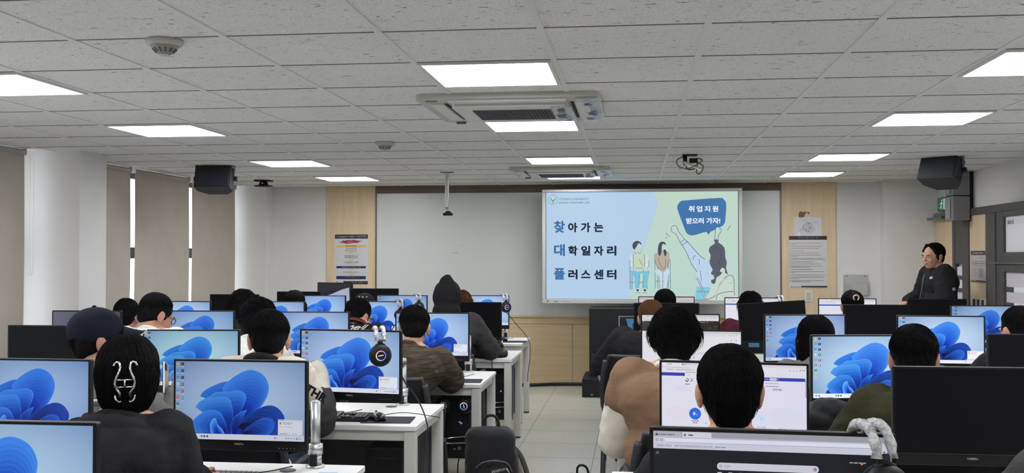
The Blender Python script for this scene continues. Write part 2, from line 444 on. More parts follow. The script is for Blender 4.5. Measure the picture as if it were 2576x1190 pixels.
# front wall fittings that belong to the building
def wall_panel(name, x0, x1, z0, z1, d, m, kind='structure', r=.003):
    b = MB(); b.rbox(((x0+x1)/2, YW-d/2, (z0+z1)/2), (x1-x0, d, z1-z0), r, 1); o = b.build(name, m)
    if kind: o['kind'] = kind
    return o
wall_panel('trim_1', -3.72, -3.112, 0, HC, .03, M['wood']); wall_panel('trim_2', 1.668, 2.28, 0, HC, .03, M['wood'])
wall_panel('trim_3', -3.112, 1.668, 2.272, HC, .045, M['trim'])
b = MB()
for x0, x1 in ((-3.112, -2.32), (-2.316, -1.53), (-1.526, -.74), (-.736, .05), (.054, .84), (.844, 1.668)):
    b.rbox(((x0+x1)/2, YW-.0125, .355), (x1-x0-.003, .025, .71), .003, 1)
b.rbox((-.722, YW-.014, .755), (4.78, .028, .085), .003, 1)
struct('trim_4', b, M['wood_h'])
b = MB(); b.box((-.722, YW-.024, .8), (4.78, .05, .012)); struct('trim_5', b, M['wood'])
b = MB()
for x in (-3.106, 1.662): b.rbox((x, YW-.022, 1.54), (.018, .044, 1.47), .003, 1)
struct('trim_6', b, mat('bronze_edge', (120, 108, 92), .4, .3))
b = MB(); b.box((-4.0, YW-.006, .04), (.74, .012, .08)); b.box((2.53, YW-.006, .04), (.48, .012, .08)); struct('baseboard_front', b, mat('baseboard', (84, 80, 76), .6))
b = MB(); b.box((XR-.006, 3.2, .04), (.012, 11.6, .08)); struct('baseboard_right', b, mat('baseboard_dark', (84, 80, 76), .6))

# whiteboard
t = thing('whiteboard', 'wide pale grey glass whiteboard filling the front wall behind the big display', 'whiteboard', (-.722, YW-.02, 1.537))
b = MB(); b.rbox((0, -.004, 0), (4.75, .018, 1.465), .003, 1); b.build('writing_panel', M['board'], t)
b = MB(); b.tube([(-1.45, -.0135, .02), (-1.43, -.0135, .014), (-1.40, -.0135, .017), (-1.385, -.0135, .012)], .0016, 5)
b.tube([(-1.35, -.0135, .10), (-1.345, -.0135, .092), (-1.335, -.0135, .098)], .0016, 5)
b.tube([(-.40, -.0135, -.60), (-.39, -.0135, -.592)], .0016, 5); b.build('marker_trace', M['soft_black'], t)
b = MB(); b.rbox((0, -.006, -.729), (4.75, .022, .008), .002, 1); b.build('bottom_edge', M['silver'], t)
b = MB(); b.box((-.36+.11, -.0132, 0), (.002, .0005, 1.46)); b.build('panel_joint', mat('joint_line', (150, 153, 152), .6), t)

# blinds
def blind(y0, y1, label, z0=.62):
    t = thing('roller_blind', label, 'blind', (-4.76, (y0+y1)/2, HC), 0, 'beige roller blinds on the window wall')
    w = y1-y0; P = []
    for j in range(9):
        z = -.03-(HC-z0-.03)*j/8
        P.append([(.004*math.sin(i*1.3+j*.6), -w/2+w*i/14, z) for i in range(15)])
    b = MB(); b.grid(P); b.build('blind_cloth', M['blind'], t)
    b = MB(); b.cyl((0, -w/2, -.025), (0, w/2, -.025), .02, seg=14); b.build('roller_tube', M['blind'], t)
    b = MB(); b.rbox((0, 0, z0-HC), (.014, w, .025), .004); b.build('bottom_bar', M['aged_white'], t)
    for s in (-1, 1): b = MB(); b.rbox((-.01, s*(w/2+.004), -.025), (.05, .006, .05), .004); b.build('end_bracket', M['aged_white'], t)
    return t
blind(5.05, 6.30, 'beige roller blind beyond the left edge, two before the wall column')
ba = blind(6.34, 7.62, 'beige roller blind just before the white wall column, a beaded cord hanging beside it')
b = MB()
for y in (.70, .745):
    for k in range(64): b.ell((.012, y, -.05-k*.0145), .0035, seg=5, rings=4)
b.tube([(.012, .70, -.96), (.012, .705, -.985), (.012, .722, -.995), (.012, .74, -.985), (.012, .745, -.96)], .002, 5)
b.build('beaded_cord', M['white_plastic'], ba)
blind(8.235, 9.34, 'beige roller blind just after the white wall column')
blind(9.425, 10.643, 'middle beige roller blind between two bright window gaps')
blind(10.713, 11.93, 'beige roller blind nearest the front corner behind the hanging speaker')

# ceiling lights
lm = M['lamp']
def light(ix, iy, label):
    x = TX0+TW*(ix+.5); y = TY0+TD*(iy+.5)
    t = thing('ceiling_light', label, 'light', (x, y, HC), 0, 'square ceiling light panels')
    w, d = TW-.026, TD-.012
    b = MB()
    for s in (-1, 1):
        b.box((s*(w/2-.008), 0, -.006), (.016, d, .012)); b.box((0, s*(d/2-.008), -.006), (w-.032, .016, .012))
    b.build('panel_frame', M['white_plastic'], t)
    b = MB(); b.box((0, 0, -.004), (w-.03, d-.03, .006)); b.build('diffuser', lm, t)
cols = ((-4, 'by the windows'), (0, 'in the middle column'), (4, 'by the door wall'))
for ix, cn in cols:
    for iy, rn in ((1, 'nearest visible lit ceiling panel'), (4, 'second visible lit ceiling panel'), (8, 'third visible lit ceiling panel'), (11, 'farthest lit ceiling panel')):
        light(ix, iy, rn+' '+cn)
    for iy, rn in ((-2, 'lit ceiling panel overhead'), (-6, 'lit ceiling panel behind the viewer')): light(ix, iy, rn+' '+cn)

# air conditioners
def aircon(x, y, label, film=True):
    t = thing('ceiling_air_conditioner', label, 'air conditioner', (x, y, HC))
    b = MB(); s = .475
    b.M = Matrix.Identity(4)
    b.prism(rrect(.95, .95, .05), -.03, 0); b.build('casing', M['aged_white'], t)
    b = MB()
    for k in range(4):
        R = Matrix.Rotation(k*PI/2, 3, 'Z')
        for w, z, yy, h in ((.62, -.034, .385, .012),):
            c = R @ Vector((0, yy, z)); b.rbox(c, (w, .075, h) if k % 2 == 0 else (.075, w, h), .004)
    b.build('flap', M['white_plastic'], t)
    b = MB()
    for k in range(4):
        R = Matrix.Rotation(k*PI/2, 3, 'Z'); c = R @ Vector((0, .335, -.031)); b.box(c, (.62, .016, .004) if k % 2 == 0 else (.016, .62, .004))
    b.build('air_slot', mat('dark_slot', (44, 46, 54), .8), t)
    b = MB(); b.prism(rrect(.62, .62, .03), -.052, -.03); b.build('centre_panel', M['white_plastic'], t)
    g = MB()
    for i in range(23): g.box((-.21+.42*i/22, .0, -.055), (.005, .36, .006))
    for i in range(15): g.box((0, -.18+.36*i/14, -.055), (.42, .004, .006))
    g.box((0, 0, -.0525), (.43, .37, .002)); g.build('intake_grille', M['grille'], t)
    if film:
        b = MB(); rnd = random.Random(3)
        for (x0, y0, x1, y1) in ((.22, -.31, .33, .33), (.36, -.46, .49, .46)):
            P = [[(x0+(x1-x0)*i/6, y0+(y1-y0)*j/20, -.056+.006*rnd.uniform(-1, 1)+(.02 if x0 > .3 else 0)) for i in range(7)] for j in range(21)]
            b.grid(P)
        b.build('protective_film', M['film'], t)
        b = MB()
        for (cx, cy, w, h) in ((.27, -.2, .05, .1), (.26, .05, .06, .14), (.29, .22, .04, .05), (.42, -.3, .05, .06), (.43, .1, .06, .1), (.41, .33, .05, .05)):
            b.box((cx, cy*.9, -.064 if cx < .35 else -.045), (w*.8, h*.8, .001))
        b.build('film_print', mat('film_print', (66, 92, 126), .5), t)
    b = MB(); b.rbox((-.40, -.40, -.032), (.06, .03, .006), .003); b.build('status_label', mat('blue_grey_label', (120, 140, 160), .5), t)
    b = MB(); b.rbox((-.38, .445, -.036), (.06, .02, .014), .003); b.build('sensor_eye', M['grille'], t)
    return t
aircon(-.665, 5.75, 'white ceiling air conditioner with peeling clear film, nearer one between two lit panels')
aircon(-.72, 10.2, 'white ceiling air conditioner in front of the display, the farther and smaller one')
# ---------------------------------------------------------------- front wall things
def slide():
    d = Draw(1645, 915, 2.135, 1.205)
    o = (80, 120)
    T = lambda pts: [(x-o[0], y-o[1]) for x, y in pts]
    X = lambda x: x-80
    Y = lambda y: y-120
    ink = (40, 52, 62); thin = (52, 64, 70)
    d.gradient(0, 0, 1645, 915, lambda u, v: (204-8*v, 226-2*v, 208+4*v), 4, 4)
    d.fill(T([(80, 120), (1018, 120), (1038, 180), (1040, 240), (1025, 310), (985, 420), (930, 590), (870, 790), (800, 1035), (80, 1035)]), (190, 216, 240))
    # emblem, heading
    d.circ(X(141), Y(181), 46, (150, 196, 196)); d.circ(X(141), Y(181), 41, (196, 220, 232)); d.circ(X(141), Y(181), 30, (150, 196, 196))
    d.circ(X(141), Y(181), 27, (206, 228, 236))
    d.fill(T([(118, 160), (141, 190), (164, 160), (158, 185), (145, 200), (145, 214), (137, 214), (137, 200), (124, 185)]), (92, 158, 160))
    for k in range(24):
        a = 2*PI*k/24; d.circ(X(141)+36*math.cos(a), Y(181)+36*math.sin(a), 2.6, (110, 168, 172), n=6)
    d.text(X(196), Y(187), 20, 'YUHAN UNIVERSITY', (104, 160, 168), .012, width=262)
    d.text(X(190), Y(216), 14, '2026학년도 대학일자리플러스센터', (96, 140, 156), .02, width=270)
    blue, dk = (70, 120, 176), (38, 50, 66)
    for yb, first, rest in ((455, '찾', '아가는'), (655, '대', '학일자리'), (858, '플', '러스센터')):
        d.text(X(148), Y(yb), 76, first, blue, .045, width=96)
        for i, ch in enumerate(rest): d.text(X(272+112*i), Y(yb-2), 62, ch, dk, .05, width=82)
    # seated man
    jean = (126, 204, 224); wh = (216, 232, 240); skin = (204, 222, 214); hair = (72, 78, 86)
    ch = (120, 160, 172)
    for x in (806, 822, 950): d.line(T([(x, 760), (x+2, 950)]), 7, ch)
    d.line(T([(806, 890), (950, 890)]), 6, ch)
    d.fill(T([(822, 790), (965, 790), (968, 830), (945, 940), (915, 942), (922, 830), (890, 825), (878, 942), (850, 942), (845, 850), (818, 820)]), jean, 4)
    d.line(T([(890, 825), (880, 940)]), 3, thin); d.line(T([(922, 830), (916, 940)]), 3, thin)
    d.fill(T([(830, 640), (860, 625), (905, 625), (940, 640), (965, 700), (968, 755), (940, 790), (935, 780), (830, 790), (806, 752), (804, 690)]), wh, 4)
    d.fill(T([(832, 642), (858, 628), (905, 628), (932, 645), (930, 778), (838, 786)]), (206, 222, 196), 3)
    for pts in ([(832, 642), (838, 786)], [(932, 645), (930, 778)], [(804, 700), (808, 760), (830, 772)], [(966, 700), (968, 755), (945, 770)], [(884, 690), (915, 750)], [(835, 768), (918, 768)]):
        d.line(T(pts), 3, thin, 3)
    d.fill(T([(845, 765), (885, 785), (880, 796), (840, 785)]), skin, 3); d.fill(T([(930, 765), (960, 775), (955, 794), (928, 792)]), skin, 3)
    d.fill(T([(856, 612), (890, 606), (892, 630), (874, 645), (855, 632)]), skin, 3); d.line(T([(848, 630), (860, 647), (874, 634), (888, 646), (902, 628)]), 3, thin)
    d.fill(T([(852, 570), (895, 562), (902, 590), (890, 612), (866, 614), (850, 596)]), skin, 4)
    d.fill(T([(832, 600), (829, 570), (845, 545), (875, 538), (900, 552), (905, 572), (890, 560), (876, 560), (864, 585), (852, 600), (850, 612)]), hair, 4)
    for x in (868, 930):
        d.fill(T([(x-12, 945), (x+16, 945), (x+24, 978), (x-14, 980)]), (226, 238, 244), 3); d.fill(T([(x-8, 948), (x+12, 948), (x+16, 966), (x-8, 966)]), (70, 78, 86)); d.line(T([(x-14, 978), (x+24, 976)]), 4, thin)
    # seated woman
    for x in (1020, 1042, 1132, 1150): d.line(T([(x, 700), (x+2, 945)]), 6, ch)
    d.line(T([(1020, 880), (1150, 880)]), 6, ch)
    d.fill(T([(1030, 780), (1138, 780), (1140, 830), (1122, 940), (1098, 940), (1092, 830), (1082, 940), (1060, 940), (1054, 840), (1026, 815)]), (208, 226, 244), 3)
    d.line(T([(1088, 800), (1084, 940)]), 3, thin); d.line(T([(1056, 840), (1060, 940)]), 3, thin); d.line(T([(1138, 825), (1122, 940)]), 3, thin)
    d.fill(T([(1040, 640), (1060, 626), (1120, 626), (1142, 640), (1144, 700), (1128, 760), (1100, 798), (1070, 794), (1036, 748), (1014, 690), (1016, 650)]), (196, 180, 164), 4)
    for pts in ([(1050, 680), (1062, 730), (1088, 780)], [(1110, 690), (1112, 740), (1095, 780)], [(1014, 690), (1036, 748), (1070, 790)], [(1144, 690), (1128, 760)]): d.line(T(pts), 3, thin, 4)
    d.fill(T([(1072, 566), (1104, 562), (1112, 590), (1100, 622), (1080, 622), (1070, 600)]), skin, 4)
    d.fill(T([(1046, 640), (1048, 590), (1060, 556), (1085, 544), (1110, 556), (1112, 575), (1095, 562), (1080, 580), (1078, 620), (1070, 650), (1062, 668)]), hair, 4)
    d.fill(T([(1092, 620), (1108, 612), (1120, 640), (1106, 670)]), hair, 4)
    # woman seen from behind, fists raised
    bub = (70, 122, 178)
    d.fill(T([(1240, 205), (1280, 196), (1560, 177), (1604, 190), (1625, 230), (1618, 360), (1605, 400), (1570, 425), (1495, 462), (1472, 487), (1452, 464), (1345, 492), (1300, 480), (1275, 440), (1215, 275), (1218, 232)]), bub, 4)
    for i, c in enumerate('취업지원'): d.text(X(1308+67*i), Y(288), 38, c, (240, 246, 252), .045, width=49)
    d.text(X(1287), Y(389), 38, '받으러 가자!', (240, 246, 252), .05, width=288)
    d.fill(T([(1160, 440), (1166, 416), (1190, 408), (1208, 420), (1224, 462), (1268, 520), (1236, 545), (1200, 482), (1166, 462)]), (206, 222, 220), 3)
    d.fill(T([(1534, 440), (1552, 420), (1580, 440), (1580, 462), (1560, 490), (1556, 530), (1528, 530), (1532, 480)]), (206, 222, 220), 3)
    d.fill(T([(1270, 520), (1310, 560), (1398, 660), (1440, 690), (1490, 710), (1510, 780), (1500, 880), (1480, 940), (1378, 935), (1372, 800), (1330, 730), (1280, 620), (1232, 548)]), (198, 222, 244), 3)
    d.line(T([(1232, 548), (1280, 620), (1330, 730), (1376, 800)]), 4, thin, 4); d.line(T([(1270, 522), (1310, 560), (1398, 660), (1440, 690), (1490, 710)]), 4, thin, 4)
    d.line(T([(1160, 440), (1166, 416), (1190, 408), (1208, 420), (1224, 462), (1268, 520), (1236, 545), (1200, 482), (1166, 462), (1160, 440)]), 3.5, thin, 3)
    d.line(T([(1528, 530), (1532, 480), (1534, 440), (1552, 420), (1580, 440), (1580, 462), (1560, 490), (1556, 530)]), 3.5, thin, 3)
    for pts in ([(1250, 575), (1300, 540)], [(1342, 700), (1352, 666), (1370, 668)], [(1396, 690), (1398, 740)], [(1404, 790), (1416, 880)], [(1112, 470), (1150, 504)], [(1110, 506), (1128, 517)], [(1660, 408), (1634, 452)]): d.line(T(pts), 3.5, thin, 3)
    d.fill(T([(1374, 925), (1488, 930), (1470, 1000), (1446, 1035), (1362, 1035), (1364, 980)]), (140, 210, 228))
    d.line(T([(1374, 965), (1480, 968)]), 3, thin)
    d.fill(T([(1448, 700), (1446, 640), (1462, 600), (1490, 585), (1500, 660), (1490, 700)]), (206, 222, 220), 3)
    d.fill(T([(1500, 850), (1530, 830), (1580, 812), (1640, 822), (1684, 852), (1688, 960), (1690, 1035), (1450, 1035), (1488, 960)]), (210, 226, 214), 4)
    d.line(T([(1450, 1035), (1530, 1000), (1570, 900), (1640, 830), (1684, 852), (1688, 960)]), 4, thin, 4)
    d.line(T([(1535, 1035), (1560, 985), (1680, 965), (1690, 1000)]), 4, thin, 4); d.line(T([(1530, 1000), (1590, 880), (1648, 842)]), 12, (214, 206, 194), 4)
    d.line(T([(1650, 898), (1666, 894)]), 3, thin)
    d.line(T([(1370, 850), (1400, 900), (1448, 1035)]), 9, (216, 226, 226), 3); d.line(T([(1366, 850), (1396, 900), (1442, 1035)]), 3, thin, 3); d.line(T([(1378, 846), (1408, 900), (1454, 1030)]), 3, thin, 3)
    d.fill(T([(1528, 560), (1520, 535), (1540, 526), (1560, 535), (1558, 552), (1590, 575), (1612, 610), (1616, 680), (1628, 720), (1622, 770), (1636, 822), (1600, 800), (1570, 830), (1540, 850), (1530, 895), (1504, 898), (1496, 870), (1520, 860), (1516, 830), (1494, 815), (1508, 780), (1484, 730), (1492, 660), (1478, 630), (1486, 590)]), (92, 96, 108), 3)
    d.fill(T([(1570, 795), (1590, 765), (1612, 780), (1606, 808)]), (210, 226, 214), 3)
    d.line(T([(1540, 580), (1515, 620)]), 3, (60, 64, 74), 3); d.line(T([(1578, 600), (1582, 640), (1574, 700)]), 3, (60, 64, 74), 3); d.line(T([(1560, 700), (1572, 760)]), 3, (60, 64, 74), 3)
    return d
tvx, tvy = .0625, 11.71
t = thing('interactive_display', 'very large wall display with light grey frame showing a pale blue and green slide', 'display', (tvx, tvy, .978))
b = MB(); W_, H_ = 2.225, 1.288
b.M = Matrix.Translation((0, 0, H_/2)) @ XZ
fr = .036
b.prism(rrect(W_, H_, .012), -.075, -.012); b.build('housing', M['tv_frame'], t)
b = MB(); b.M = Matrix.Translation((0, 0, H_/2)) @ XZ
iw, ih, cyo = 2.145, 1.212, .008
for (cx, cy, w, h) in ((0, H_/2-(H_/2-cyo-ih/2)/2, W_, H_/2-cyo-ih/2), (0, -H_/2+(H_/2+cyo-ih/2)/2, W_, H_/2+cyo-ih/2), (-(W_+iw)/4, cyo, (W_-iw)/2, ih), ((W_+iw)/4, cyo, (W_-iw)/2, ih)):
    b.rbox((cx, cy, 0), (w, h, .026), .004, 1)
b.build('bezel', M['tv_frame'], t)
b = MB(); b.M = Matrix.Translation((0, 0, H_/2+cyo)) @ XZ; b.box((0, 0, -.008), (iw, ih, .004)); b.build('screen_edge', M['black'], t)
sc = slide().build('screen', M['glow'], t, Matrix.Translation((0, -.001, H_/2+cyo)) @ XZ @ Matrix.Translation((0, 0, -.004)))
sc.color = (.86, .88, .9, 1)
b = MB(); b.M = Matrix.Translation((0, -.014, .024)) @ XZ
for x, w in ((-1.05, .02), (-.97, .012), (-.945, .012)): b.box((x, 0, 0), (w, .009, .003))
for k in range(6): b.box((-.87+.014*k, 0, 0), (.005, .005, .003))
b.build('front_port', M['black'], t)

t = thing('display_stand', 'black cabinet stand on a low plinth below the large display', 'stand', (.0625, 11.5, 0))
b = MB(); b.rbox((0, .12, .56), (1.14, .42, .76), .006); b.build('cabinet', M['black'], t)
b = MB(); b.rbox((0, 0, .1), (1.27, .72, .2), .008); b.build('plinth', M['black'], t)
b = MB()
for s in (-1, 1):
    for q in (-1, 1): b.cyl((s*.58, q*.3, 0), (s*.58, q*.3, .02), .02, seg=10)
b.build('foot', M['grille'], t)
b = MB(); b.rbox((-.53, -.115, .32), (.03, .05, .24), .006); b.build('cable_guide', M['soft_black'], t)
b = MB(); b.rbox((0, -.092, .2+.36), (.012, .004, .72), .001); b.build('door_seam', M['screen_off'], t)
b = MB(); b.rbox((-.53, -.362, .03), (.02, .006, .012), .002); b.build('maker_badge', M['silver'], t)

b = MB(); b.tube(smooth_pts([(-1.5, 11.98, .018), (-1.2, 12.0, .018), (-.95, 12.1, .018), (-.7, 12.14, .018), (-.56, 12.13, .018)], False), .02, 8)
tag(b.build('floor_cable_cover', M['black']), 'thick black cable lying along the foot of the wooden front panelling', 'cable')

# posters
def poster_frame(name, label, cat, x0, x1, z0, z1, draw, depth=.004, m=None, yw=None):
    t = thing(name, label, cat, ((x0+x1)/2, (yw or YW-.03), (z0+z1)/2))
    b = MB(); b.box((0, -depth/2, 0), (x1-x0, depth, z1-z0)); b.build('sheet', m or M['white_plastic'], t)
    draw.build('print', M['print'], t, Matrix.Translation((0, -depth-.0002, 0)) @ XZ)
    return t
d = Draw(510, 780, .407, .597)
PW = (204, 203, 206)
d.rect(0, 0, 510, 780, PW); d.rect(0, 0, 510, 66, (34, 32, 36)); d.text(255, 46, 28, '연구실(실습실) 사고발생 시 비상연락체계', (226, 226, 226), .03, 'm', width=468)
d.fill([(66, 122), (120, 112), (105, 96), (160, 98), (200, 88), (250, 92), (330, 84), (320, 96), (438, 102), (360, 118), (390, 130), (300, 134), (240, 142), (150, 148), (160, 136), (90, 132)], (158, 40, 56))
d.text(246, 128, 22, '사고발생', (240, 226, 226), .03, 'm', width=110)
d.rect(22, 168, 482, 206, (216, 192, 84), 8); d.text(252, 196, 22, '최초 목격자 및 발견자', (52, 46, 36), .03, 'm', width=180)
d.text(252, 236, 16, '연구실안전관리담당자에게', (70, 80, 110), .02, 'm', width=165); d.text(252, 268, 18, '발견 시, 소방서(119) 신고', (60, 60, 80), .02, 'm', width=182)
tri = lambda y: d.fill([(192, y), (312, y), (252, y+20)], (216, 192, 84))
def obox(y0, y1):
    d.rect(22, y0, 482, y1, (176, 178, 184), 6); d.rect(24, y0+2, 480, y1-2, PW, 5)
tri(282); obox(314, 386); d.text(252, 348, 18, '연구실책임자에게 보고 및', (50, 56, 84), .03, 'm', width=210); d.text(252, 374, 17, '해당 학과(부서)장 연락', (40, 40, 44), .03, 'm', width=195)
tri(392); obox(416, 484); d.text(252, 446, 17, '연구실안전환경관리자 현장출동', (50, 52, 60), .03, 'm', width=230); d.text(252, 470, 13, '안전관리팀 사고원인 파악', (90, 92, 100), .01, 'm', width=160)
d.rect(22, 500, 480, 534, (30, 42, 82), 8); d.text(252, 524, 15, '총괄안전책임자 및 사고대책본부 설치 보고', (214, 218, 230), .02, 'm', width=290)
tri(548); obox(578, 618); d.text(252, 604, 16, '연구실안전환경관리자 사후조치 보고', (50, 52, 60), .02, 'm', width=250)
tri(622); d.rect(22, 656, 480, 706, (30, 42, 82), 8); d.text(252, 690, 24, '연구주체의 장(총장) 보고', (220, 224, 234), .04, 'm', width=235)
d.rect(132, 736, 510, 780, (34, 34, 38)); d.text(490, 768, 18, '화재신고 : 국번없이 119', (200, 200, 204), .02, 'r', width=230)
d.circ(28, 758, 14, (62, 108, 130)); d.circ(28, 758, 6, PW); d.squiggle(48, 112, 758, 9, (120, 140, 152), 2)
poster_frame('safety_poster', 'white emergency chart poster with a red burst and yellow arrows on pale wood panel', 'poster', -3.612, -3.205, 1.178, 1.775, d)
d = Draw(478, 648, .424, .594)
d.rect(0, 0, 478, 648, (204, 203, 203)); d.rect(0, 0, 478, 48, (40, 34, 36)); d.text(239, 34, 22, '연구실 일반 안전수칙', (206, 204, 204), .02, 'm', width=236)
rows = ((90, 412, 1), (106, 90, 0), (130, 414, 1), (157, 376, 1), (186, 188, 0), (212, 380, 1), (238, 404, 0), (255, 110, 0), (280, 432, 0), (295, 458, 0), (324, 320, 0), (350, 390, 0), (376, 414, 0), (392, 262, 0), (420, 294, 0), (446, 440, 2), (462, 60, 0), (488, 470, 0), (514, 444, 1), (530, 130, 0), (556, 432, 0), (572, 264, 0))
for i, (y, x1, red) in enumerate(rows):
    ind = 30 if x1 > 140 or red else 34
    d.squiggle(4, 18, y, 5, (70, 68, 68), i); d.squiggle(26, x1, y, 6, (66, 64, 66), i+40)
    if red: d.squiggle(150 if red == 1 else 30, x1*.8 if red == 1 else 100, y, 6.4, (150, 84, 70), i+90)
d.rect(150, 624, 478, 640, (40, 36, 38)); d.circ(32, 634, 7, (90, 120, 110)); d.squiggle(48, 130, 634, 6, (120, 130, 130), 5)
poster_frame('notice_poster', 'white rules notice with black heading and many text lines on pale wood panel', 'poster', 1.752, 2.176, 1.148, 1.742, d)
d = Draw(340, 226, .303, .216)
d.rect(0, 0, 340, 226, (206, 208, 212)); 
for x0, y0, n_, w_ in ((66, 36, 5, 18), (228, 62, 4, 15)):
    for k in range(n_): d.line([(x0+k*w_, y0-6), (x0+k*w_+8, y0-4), (x0+k*w_+4, y0+8), (x0+k*w_+12, y0+6)], 2, (66, 66, 70), 3)

rnd = random.Random(5)
d.ring(172, 120, 58, 3, (48, 48, 52))
for k in range(26):
    a = rnd.uniform(0, 6.28); r1 = rnd.uniform(5, 52); a2 = a+rnd.uniform(.4, 1.5); r2 = rnd.uniform(10, 54)
    d.line([(172+r1*math.cos(a), 120+r1*math.sin(a)), (172+(r1+r2)/2*math.cos((a+a2)/2)+4, 120+(r1+r2)/2*math.sin((a+a2)/2)), (172+r2*math.cos(a2), 120+r2*math.sin(a2))], 2.4, (58, 58, 62), 4)
for pts in ([(120, 110), (90, 140), (64, 176)], [(110, 126), (104, 170)], [(190, 200), (220, 178), (250, 150), (250, 130), (236, 150)], [(130, 82), (112, 106), (114, 130)]): d.line(pts, 2.5, (54, 54, 58), 4)
d.fill([(30, 226), (44, 184), (70, 176), (72, 226)], (226, 228, 232))
poster_frame('paper_sketch', 'small white sheet with a hand drawn crumpled ball taped above the rules notice', 'paper', 1.814, 2.117, 1.742, 1.957, d, .0015)
b = MB(); b.M = Matrix.Translation((1.92, YW-.0315, 1.99)) @ XZ
b.prism(smooth_pts([(-.055, -.032), (-.052, .02), (-.03, .035), (-.01, .026), (.03, .03), (.012, -.006), (.0, -.03)], True, 3), 0, .001); b.prism([(.036, .028), (.066, .026), (.056, .0), (.044, .006)], 0, .001)
tag(b.build('torn_tape', mat('brown_tape', (104, 78, 62), .5)), 'torn piece of brown tape left on the wood panel above the sketch', 'tape')
t = thing('light_switch', 'white light switch on the pale wood panel under the rules notice', 'switch', (1.968, YW-.03, 1.052))
b = MB(); b.rbox((0, -.005, 0), (.084, .01, .132), .004); b.build('switch_plate', M['white_plastic'], t)
b = MB(); b.rbox((0, -.012, 0), (.046, .008, .09), .003); b.build('rocker', M['aged_white'], t)
t = thing('document_holder', 'clear acrylic paper holder fixed on the white wall right of the wood panel', 'holder', (2.5, YW, 1.18))
ac = mat('clear_acrylic', (206, 206, 198), .2, alpha=.28)
b = MB(); b.rbox((0, -.004, 0), (.285, .006, .24), .004, 1); b.build('back_sheet', ac, t)
b = MB(); b.rbox((0, -.05, -.03), (.27, .004, .16), .003, 1); b.box((-.135, -.027, -.03), (.003, .046, .16)); b.box((.135, -.027, -.03), (.003, .046, .16)); b.build('front_pocket', ac, t)
b = MB(); b.box((.04, -.03, -.05), (.16, .004, .13)); b.build('paper', M['white_plastic'], t)
b = MB()
for s in (-1, 1): b.cyl((s*.1, -.006, .1), (s*.1, -.012, .1), .006, seg=10)
b.build('fixing_screw', M['black'], t)

# teacher corner, front left
t = thing('side_table', 'long white table along the front left wall carrying the slanted monitor', 'table', (-3.3, 11.4, 0))
b = MB(); b.rbox((0, 0, .705), (1.7, .6, .03), .004); b.build('tabletop', M['white_top'], t)
for sx in (-1, 1):
    for sy in (-1, 1):
        b = MB(); b.rbox((sx*.8, sy*.26, .345), (.05, .05, .69), .004); b.build('leg', M['white_leg'], t)
# ---------------------------------------------------------------- right wall doors
X_ = XR
def wbox(b, y0, y1, z0, z1, x0, x1, r=.003): b.rbox(((x0+x1)/2, (y0+y1)/2, (z0+z1)/2), (abs(x1-x0), abs(y1-y0), abs(z1-z0)), r, 1)
b = MB(); wbox(b, 8.3, 11.98, 1.915, 1.985, X_-.045, X_); wbox(b, 11.27, 11.36, 0, 1.92, X_-.045, X_); wbox(b, 10.83, 11.03, 0, 1.92, X_-.045, X_); wbox(b, 11.03, 11.27, 1.43, 1.92, X_-.04, X_)
struct('trim_7', b, M['grey_paint'])
b = MB(); wbox(b, 11.36, 11.98, 0, 1.915, X_-.04, X_); d1 = struct('door_1', b, M['wood'])
b = MB(); wbox(b, 11.35, 11.85, 1.92, 1.975, X_-.1, X_-.045, .006); wbox(b, 11.95, 11.42, 1.905, 1.93, X_-.14, X_-.1, .004); struct('door_closer', b, M['steel_grey'], d1)
b = MB(); b.tube([(X_-.12, 11.45, 1.94), (X_-.13, 11.2, 1.95), (X_-.06, 11.06, 1.95)], .008, 8); struct('closer_arm', b, M['steel_grey'], d1)
frost = mat('frosted_film', (206, 198, 206), .5); clearp = mat('bright_corridor_pane', (236, 234, 240), .2)
b = MB()
for k in range(11): wbox(b, 11.03, 11.27, 1.31-.13*k, 1.40-.13*k, X_-.02, X_-.008, .001)
struct('window_3', b, clearp)
b = MB()
for k in range(11): wbox(b, 11.03, 11.27, 1.27-.13*k, 1.31-.13*k, X_-.03, X_-.005, .002)
struct('window_bar', b, M['grey_paint'], bpy.data.objects['window_3'])
b = MB(); wbox(b, 10.27, 10.83, 0, 1.915, X_-.03, X_); struct('trim_8', b, M['wood'])
# second door, dark grey frame, glazed
b = MB(); wbox(b, 10.02, 10.27, 0, 1.915, X_-.06, X_, .006); wbox(b, 9.84, 10.02, 0, 1.915, X_-.045, X_, .004); wbox(b, 8.7, 8.9, 0, 1.915, X_-.05, X_)
wbox(b, 8.9, 9.84, 1.868, 1.915, X_-.045, X_); wbox(b, 8.9, 9.84, 1.37, 1.545, X_-.045, X_); wbox(b, 8.9, 9.84, 0, .12, X_-.045, X_)
d2 = struct('door_2', b, M['grey_paint'])
b = MB(); wbox(b, 8.9, 10.2, 1.44, 1.455, X_-.065, X_-.045); struct('door_rail', b, M['steel_grey'], d2)
b = MB(); wbox(b, 8.9, 9.84, 1.545, 1.868, X_-.02, X_-.01); struct('window_4', b, clearp)
dd = Draw(300, 120, .2, .08); dd.text(10, 80, 44, '실습실', (92, 84, 96), .02, width=230)
dd.mb.v = [Matrix(((0, 0, -1, X_-.021), (-1, 0, 0, 9.70), (0, 1, 0, 1.815), (0, 0, 0, 1))) @ v for v in dd.mb.v]
o = dd.mb.build('pane_lettering', M['print'], bpy.data.objects['window_4']); o['kind'] = 'structure'
b = MB(); wbox(b, 8.9, 9.84, .12, 1.37, X_-.02, X_-.01); struct('window_5', b, frost)
b = MB()
for k in range(8): wbox(b, 9.2, 9.64, 1.19-.14*k, 1.235-.14*k, X_-.024, X_-.019, .001)
struct('clear_stripe', b, mat('clear_stripe_pane', (240, 240, 244), .2), bpy.data.objects['window_5'])
b = MB()
